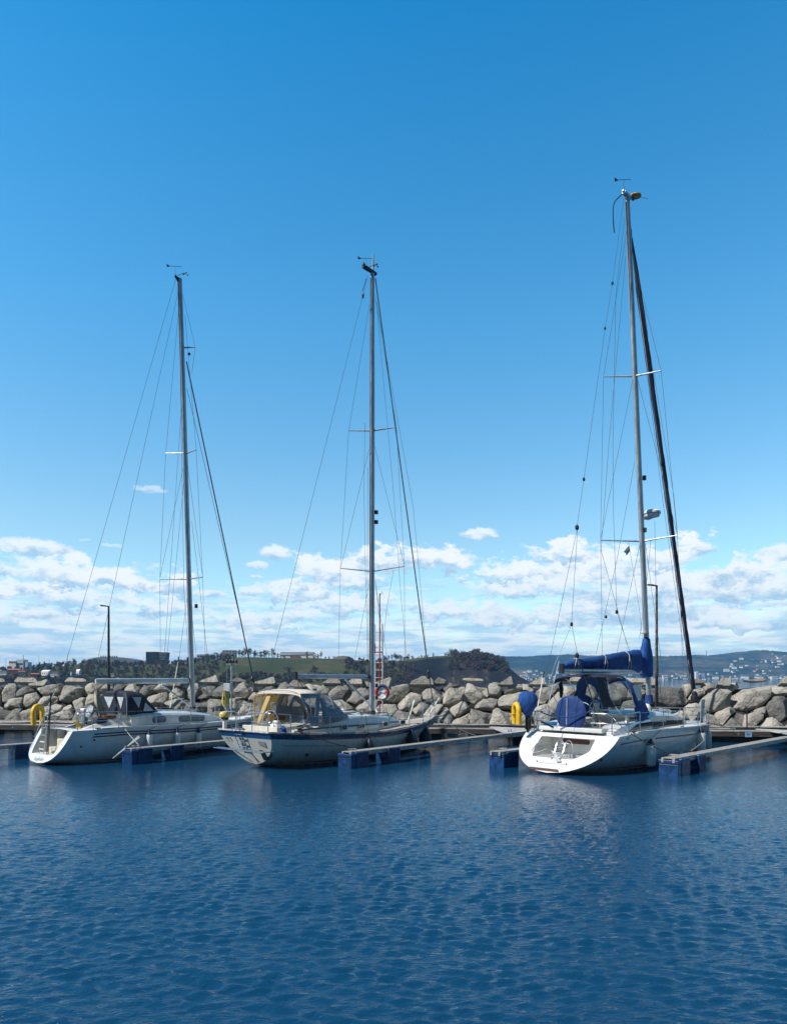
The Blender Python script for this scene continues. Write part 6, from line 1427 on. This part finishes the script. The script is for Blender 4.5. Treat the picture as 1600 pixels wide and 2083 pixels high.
# furled genoa on the forestay
a_, c_ = P(3, 1284, 484), P(3, 1410, 1402); rows = []
for i in range(60):
    f = i / 59; c = a_.lerp(c_, f); r = .10 * min(1, .35 + f * 6) * (1 - .1 * f); r *= 1 + .08 * sin(f * 140) * .6
    rows.append([c + Vector((r * cos(t), r * sin(t), 0)) * (1 + .08 * cos(3 * t + f * 60)) for t in [2 * pi * j / 14 for j in range(14)]])
m = MB(); m.grid(rows, close=True); m.poly(rows[0][::-1]); m.poly(rows[-1]); gn = m.build('furled_genoa', M['genoa_navy'], Y3, smooth=True, angle=80)
rail([P(3, 1278, 462), a_ + Vector((-.02, 0, .3)), a_], .02, 'forestay', M['black'], Y3); rail([a_.lerp(c_, .12) + Vector((-.11, .02, 0)), c_ + Vector((-.10, .02, .1))], .014, 'luff_tape', M['pale_grey'], gn)
m = MB(); c = P(3, 1412, 1416); m.lathe([(.05, -.22), (.16, -.16), (.17, -.02), (.12, .03), (.12, .12), (.05, .2)], c, 14); m.build('furler_drum', M['black'], Y3, smooth=True)
# masthead: vane, dish-shaped aerial, cable
tp = P(3, 1275, 400)
m = MB(); m.box(tp + Vector((.0, 0, .05)), (.5, .14, .09)); m.box(tp + Vector((-.26, 0, .08)), (.12, .08, .06)); m.build('masthead_crane', M['alu_pale'], mo3, bevel=.01)
m = MB(); m.lathe([(.05, -.05), (.2, .0), (.2, .03), (.08, .07)], tp + Vector((.42, -.1, .17)), 18, Matrix.Rotation(.12, 3, 'X')); m.build('aerial_dish', M['ochre'], mo3, smooth=True); m = MB(); m.box(tp + Vector((.28, -.05, .08)), (.2, .06, .12)); m.build('aerial_bracket', M['dark_grey'], mo3)
windvane(mo3, tp + Vector((-.14, .03, .1)), .95, False); rail([tp + Vector((.1, -.1, .03)), tp + Vector((.62, -.45, .02))], .008, 'whip_aerial', M['galv'], mo3)
rail(bez([tp + Vector((-.18, .1, .05)), tp + Vector((-.42, .28, -.3)), tp + Vector((-.44, .3, -.9)), tp + Vector((-.36, .3, -1.3))], 5), .02, 'loose_cable', M['black'], mo3)
for py, dx in ((972, .13), (1078, .16)): m = MB(); m.box(P(3, 1302, py) + Vector((dx - .02, -.1, 0)), (.1, .1, .16)); m.build('steaming_light', M['black'], mo3)
# radar dome on its bracket
c = P(3, 1326, 1044, -.12)
m = MB(); m.lathe([(.10, -.17), (.25, -.13), (.30, -.02), (.30, .05), (.25, .10), (.05, .12)], c, 26); rd = m.build('radar_dome', M['white_paint'], mo3, smooth=True)
m = MB(); m.lathe([(.303, -.035), (.303, -.02)], c, 26); m.build('dome_seam', M['dark_grey'], rd)
m = MB(); m.prism([c + Vector((-.42, .10, -.26)), c + Vector((-.15, .02, -.26)), c + Vector((.10, -.02, -.16)), c + Vector((-.2, .02, -.14)), c + Vector((-.42, .10, -.18))], (.05, .08, 0)); m.build('radar_bracket', M['alu_pale'], mo3)
fg = hanging('pennant', 'small dark swallow-tailed pennant with a pale cross under the right yacht\'s lower spreader', 'flag', 3, P(3, 1279, 1110, .45))
m = MB(); q0 = P(3, 1279, 1110, .45); pl = [P(3, 1279, 1110, .45), P(3, 1281, 1121, .45), P(3, 1274, 1130, .45), P(3, 1272.5, 1124, .45), P(3, 1268, 1123, .45)]; m.prism([p - q0 for p in pl], (0, .01, 0)); m.build('cloth', M['stripe_navy'], fg)
pl = [P(3, 1277.5, 1113, .44), P(3, 1279, 1115, .44), P(3, 1272, 1126, .44), P(3, 1270.5, 1123.5, .44)]; m = MB(); m.prism([p - q0 for p in pl], (0, -.006, 0)); m.build('pale_stripe', M['pale_grey'], fg)
wire(mo3, [P(3, 1278, 1101, .45), P(3, 1279, 1110, .45), P(3, 1300, 1240, .4), P(3, 1318, 1420, .2)], .005, 'flag_halyard')
# rails
stanchions(3, H3, Y3, [2.6, 4.1, 5.6, 7.0, 8.4, 9.7], (-1, 1), .62)
e = lambda x, s, dz: H3.edge(x, s, dz, .07)
for s in (-1, 1):
    for hh in (.64, .34): rail(bez([e(2.6, s, hh), e(1.9, s, hh), Vector((1.42, s * 1.35, 1.2 + hh)), Vector((1.34, s * .75, 1.2 + hh))], 4), .016, 'pushpit', M['steel'], Y3)
    for x, y in ((1.36, .8), (1.44, 1.40), (2.0, 1.66)): rail([(x, s * y, 1.2), (x, s * y, 1.84)], .015, 'pushpit', M['steel'], Y3)
    rail([e(2.0, s, .02), (1.42, s * 1.35, 1.82)], .014, 'pushpit', M['steel'], Y3)
rail(bez([e(9.7, -1, .62), Vector((10.7, -.5, 1.70)), Vector((11.75, -.12, 1.72)), Vector((11.85, 0, 1.72)), Vector((11.75, .12, 1.72)), Vector((10.7, .5, 1.70)), e(9.7, 1, .62)], 4), .017, 'pulpit', M['steel'], Y3)
for s in (-1, 1):
    for x in (10.6, 11.4): q = H3.edge(x, s, 0, .03); rail([q, Vector((x + .1, s * (.5 if x < 11 else .17), 1.7))], .015, 'pulpit', M['steel'], Y3)
    rail([H3.edge(10.6, s, 0, .03) + Vector((0, 0, .34)), Vector((11.5, s * .14, 1.36))], .012, 'pulpit', M['steel'], Y3)
m = MB(); m.prism([P(3, 1426, 1424, -.0), P(3, 1434, 1422, -.0), P(3, 1430, 1470, 0), P(3, 1424, 1473, 0)], (0, .03, 0)); m.build('bow_roller_plate', M['alu'], Y3, bevel=.01)
rail(bez([P(3, 1432, 1478, -.05), P(3, 1423, 1490, -.08), P(3, 1412, 1496, -.14), P(3, 1402, 1503, -.3)], 4), .035, 'anchor', M['galv'], Y3)
m = MB(); m.box((10.2, 0, 1.14), (1.2, .5, .10)); m.build('anchor_locker_lid', M['gelcoat'], Y3, bevel=.03)
# helm
wheel_obj(Y3, (1.98, 0, 1.66), .50)
wc = hanging('wheel_cover', 'large round dark blue canvas cover over the steering wheel of the rightmost yacht', 'wheel cover', 3, P(3, 1160, 1450, 0.))
rows = []
for r_, d_ in ((.0, -.055), (.2, -.06), (.4, -.055), (.52, -.03), (.555, .0), (.52, .03), (.2, .05), (.0, .05)):
    row = []
    for k in range(40):
        a = 2 * pi * k / 40; y = r_ * cos(a); z = r_ * sin(a)
        if z < 0: z *= 1.12
        row.append(Vector((d_ + .012 * noise.noise(Vector((cos(a) * 3, sin(a) * 3, r_ * 3))) * (r_ > .1), y, z)))
    rows.append(row)
m = MB(); m.grid(rows, close=True); m.build('canvas', M['cover_blue'], wc, smooth=True, angle=70)
rail([(-.08, .08, .46), (-.08, .10, -.52)], .012, 'backstay_rod', M['pale_grey'], wc)
hp = hanging('helm_pod', 'white winch-like compass pod with a lime cap in the rightmost cockpit', 'compass', 3, P(3, 1212, 1440, 0.2)); m = MB(); m.lathe([(.16, -.2), (.14, -.05), (.10, .02), (.12, .16), (.04, .2)], n=14); m.build('pod', M['white_paint'], hp, smooth=True); rail(bez([(0, -.26, -.2), (0, -.18, .16), (0, 0, .24), (0, .18, .16), (0, .26, -.2)], 4), .014, 'guard', M['steel'], hp)
m = MB(); m.box((0, 0, -.12), (.16, .34, .07)); m.build('lime_strap', M['rope_yellow'], hp)
for x, y in ((3.0, -1.08), (3.9, -1.05), (3.0, 1.08)): m = MB(); m.lathe([(.09, 0), (.06, .06), (.08, .17), (.03, .19)], (x, y, 1.53), 14); m.build('winch', M['steel'], Y3, smooth=True)
# outboard under its blue cover on the port pushpit
ob = hanging('covered_outboard', 'outboard engine under a draped bright blue cover on the rightmost yacht\'s port rail', 'outboard motor', 3, P(3, 1073, 1428, 1.45))
rows = []
for z_, rx, ry in ((.34, .05, .06), (.33, .17, .19), (.24, .28, .30), (.05, .31, .34), (-.12, .29, .30), (-.28, .20, .21), (-.42, .12, .12), (-.48, .08, .07)):
    rows.append([Vector((rx * cos(a) * (1 + .16 * sin(5 * a + z_ * 4) * (z_ < .2)), ry * sin(a) * (1 + .14 * cos(4 * a) * (z_ < .2)) , z_ + .05 * noise.noise(Vector((a, z_ * 3, 1))))) for a in [2 * pi * k / 22 for k in range(22)]])
m = MB(); m.grid(rows, close=True); m.poly(rows[0][::-1]); m.poly(rows[-1]); m.build('cover', M['sail_blue'], ob, smooth=True, angle=75)
m = MB(); m.box((.02, 0, -.62), (.17, .13, .6), taper=1.0); m.tube([(.0, 0, -.5), (.02, 0, -1.0)], [.08, .05], 8); m.build('leg', M['black'], ob, bevel=.01)
m = MB(); m.tube(bez([(-.1, .12, -.35), (-.15, .2, -.6), (-.05, .22, -.8)], 4), .012, 5); m.tube([(.1, -.1, -.3), (.15, -.16, -.8)], .012, 5); m.build('fuel_hose', M['dark_grey'], ob)
horseshoe('ochre yellow horseshoe buoy with pale reflective edge on the rightmost yacht\'s stern', 3, P(3, 1050, 1447, 1.75), 'yellow', .20, .09, radians(-32))
for px0, px1, y in ((1088, 1106, .9), (1096, 1118, .75)): pass
dn = hanging('danbuoy', 'slender white pole with a black tip standing at the rightmost stern', 'pole', 3, P(3, 1093, 1440, .9)); d = P(3, 1106, 1366, .9) - P(3, 1093, 1440, .9)
m = MB(); m.tube([(0, 0, 0), d * .82], .017, 7); m.build('shaft', M['white_paint'], dn); m = MB(); m.tube([d * .82, d], .022, 7); m.build('tip', M['black'], dn)
rail([P(3, 1110, 1452, .6), P(3, 1137, 1345, .2)], .015, 'backstay_bridle', M['pale_grey'], Y3)
rail([P(3, 1215, 1470, -.6), P(3, 1200, 1410, -.45), P(3, 1176, 1340, -.2)], .017, 'mainsheet', M['rope_dark'], Y3)
rail([P(3, 1098, 1448, .5), P(3, 1118, 1456, .45), P(3, 1160, 1460, -.12), P(3, 1184, 1450, -.5)], .02, 'rail_padding', M['cover_blue'], Y3)
rail([P(3, 1100, 1468, .5), P(3, 1125, 1480, .3)], .03, 'rail_padding', M['navy_canvas'], Y3)
H3.text = text_mesh('410', 'registration_number', .11, Y3, tuple(H3.side(1.9, 1.10, -1, .012)), (radians(90), 0, radians(3)), M['ink_blue'], .002)
p_ = H3.side(1.55, .52, -1, .003); m = MB(); m.lathe([(.06, -.01), (.06, .012)], p_, 14, Matrix.Rotation(pi / 2, 3, 'X')); m.build('exhaust_outlet', M['black'], Y3)
for k, (px, yy, zt_, L_, r_, lab) in enumerate(((1353, -2.0, .98, .85, .15, 'white fender with a black pointed cap, leftmost of the three beside the rightmost yacht'), (1411, -1.4, 1.15, .95, .16, 'white fender with a black pointed cap, middle one near the rightmost bow'), (1434, -.75, .95, .80, .14, 'tilted white fender at the very bow of the rightmost yacht'))):
    p_ = P(3, px, 1520, yy); fender(3, H3, p_.x, zt_, L_, r_, lab, 'white_paint', 'black' if k < 2 else 'white_paint', 'white fenders of the rightmost yacht', end=False)
rope('dark stern line of the rightmost yacht running down to the blue float', [W(3, H3.edge(2.0, -1, .05, .02)), W(3, (2.62, -2.7, .62))], .014, 'rope_dark', .04)
rope('dark bow line of the rightmost yacht running back over the rocks to the quay', [W(3, (11.6, -.1, 1.15)), Q(qt(1500, .6), .6, .6)], .013, 'rope_dark', .05)
rope('pale line made fast on top of the second float of the rightmost yacht', [W(3, (4.05, -2.72, .64)), W(3, H3.edge(8.0, -1, -.35, -.1))], .01, 'rope_white', .05)
for x in (2.3, 5.6, 9.4): m = MB(); p_ = H3.edge(x, -1, .05, .09); m.box(p_, (.22, .05, .035)); m.box(p_ - Vector((0, 0, .02)), (.07, .05, .05)); m.build('cleat', M['dark_grey'], Y3, bevel=.008)
bpy.context.view_layer.update()

# look-alikes that share a description are told apart by their order from the left
same = {}
for o in scene.objects:
    if o.parent is None and o.get('label') and o.get('kind') is None: same.setdefault(o['label'], []).append(o)
for lb, os_ in same.items():
    if len(os_) < 2: continue
    os_.sort(key=lambda o: o.matrix_world.translation.x / max(1, o.matrix_world.translation.y)); n = len(os_)
    for i, o in enumerate(os_): o['label'] = ('leftmost', 'second', 'third', 'fourth', 'fifth', 'sixth', 'seventh', 'eighth', 'ninth', 'tenth')[min(i, 9)] + ' ' + lb if i < n - 1 else 'rightmost ' + lb
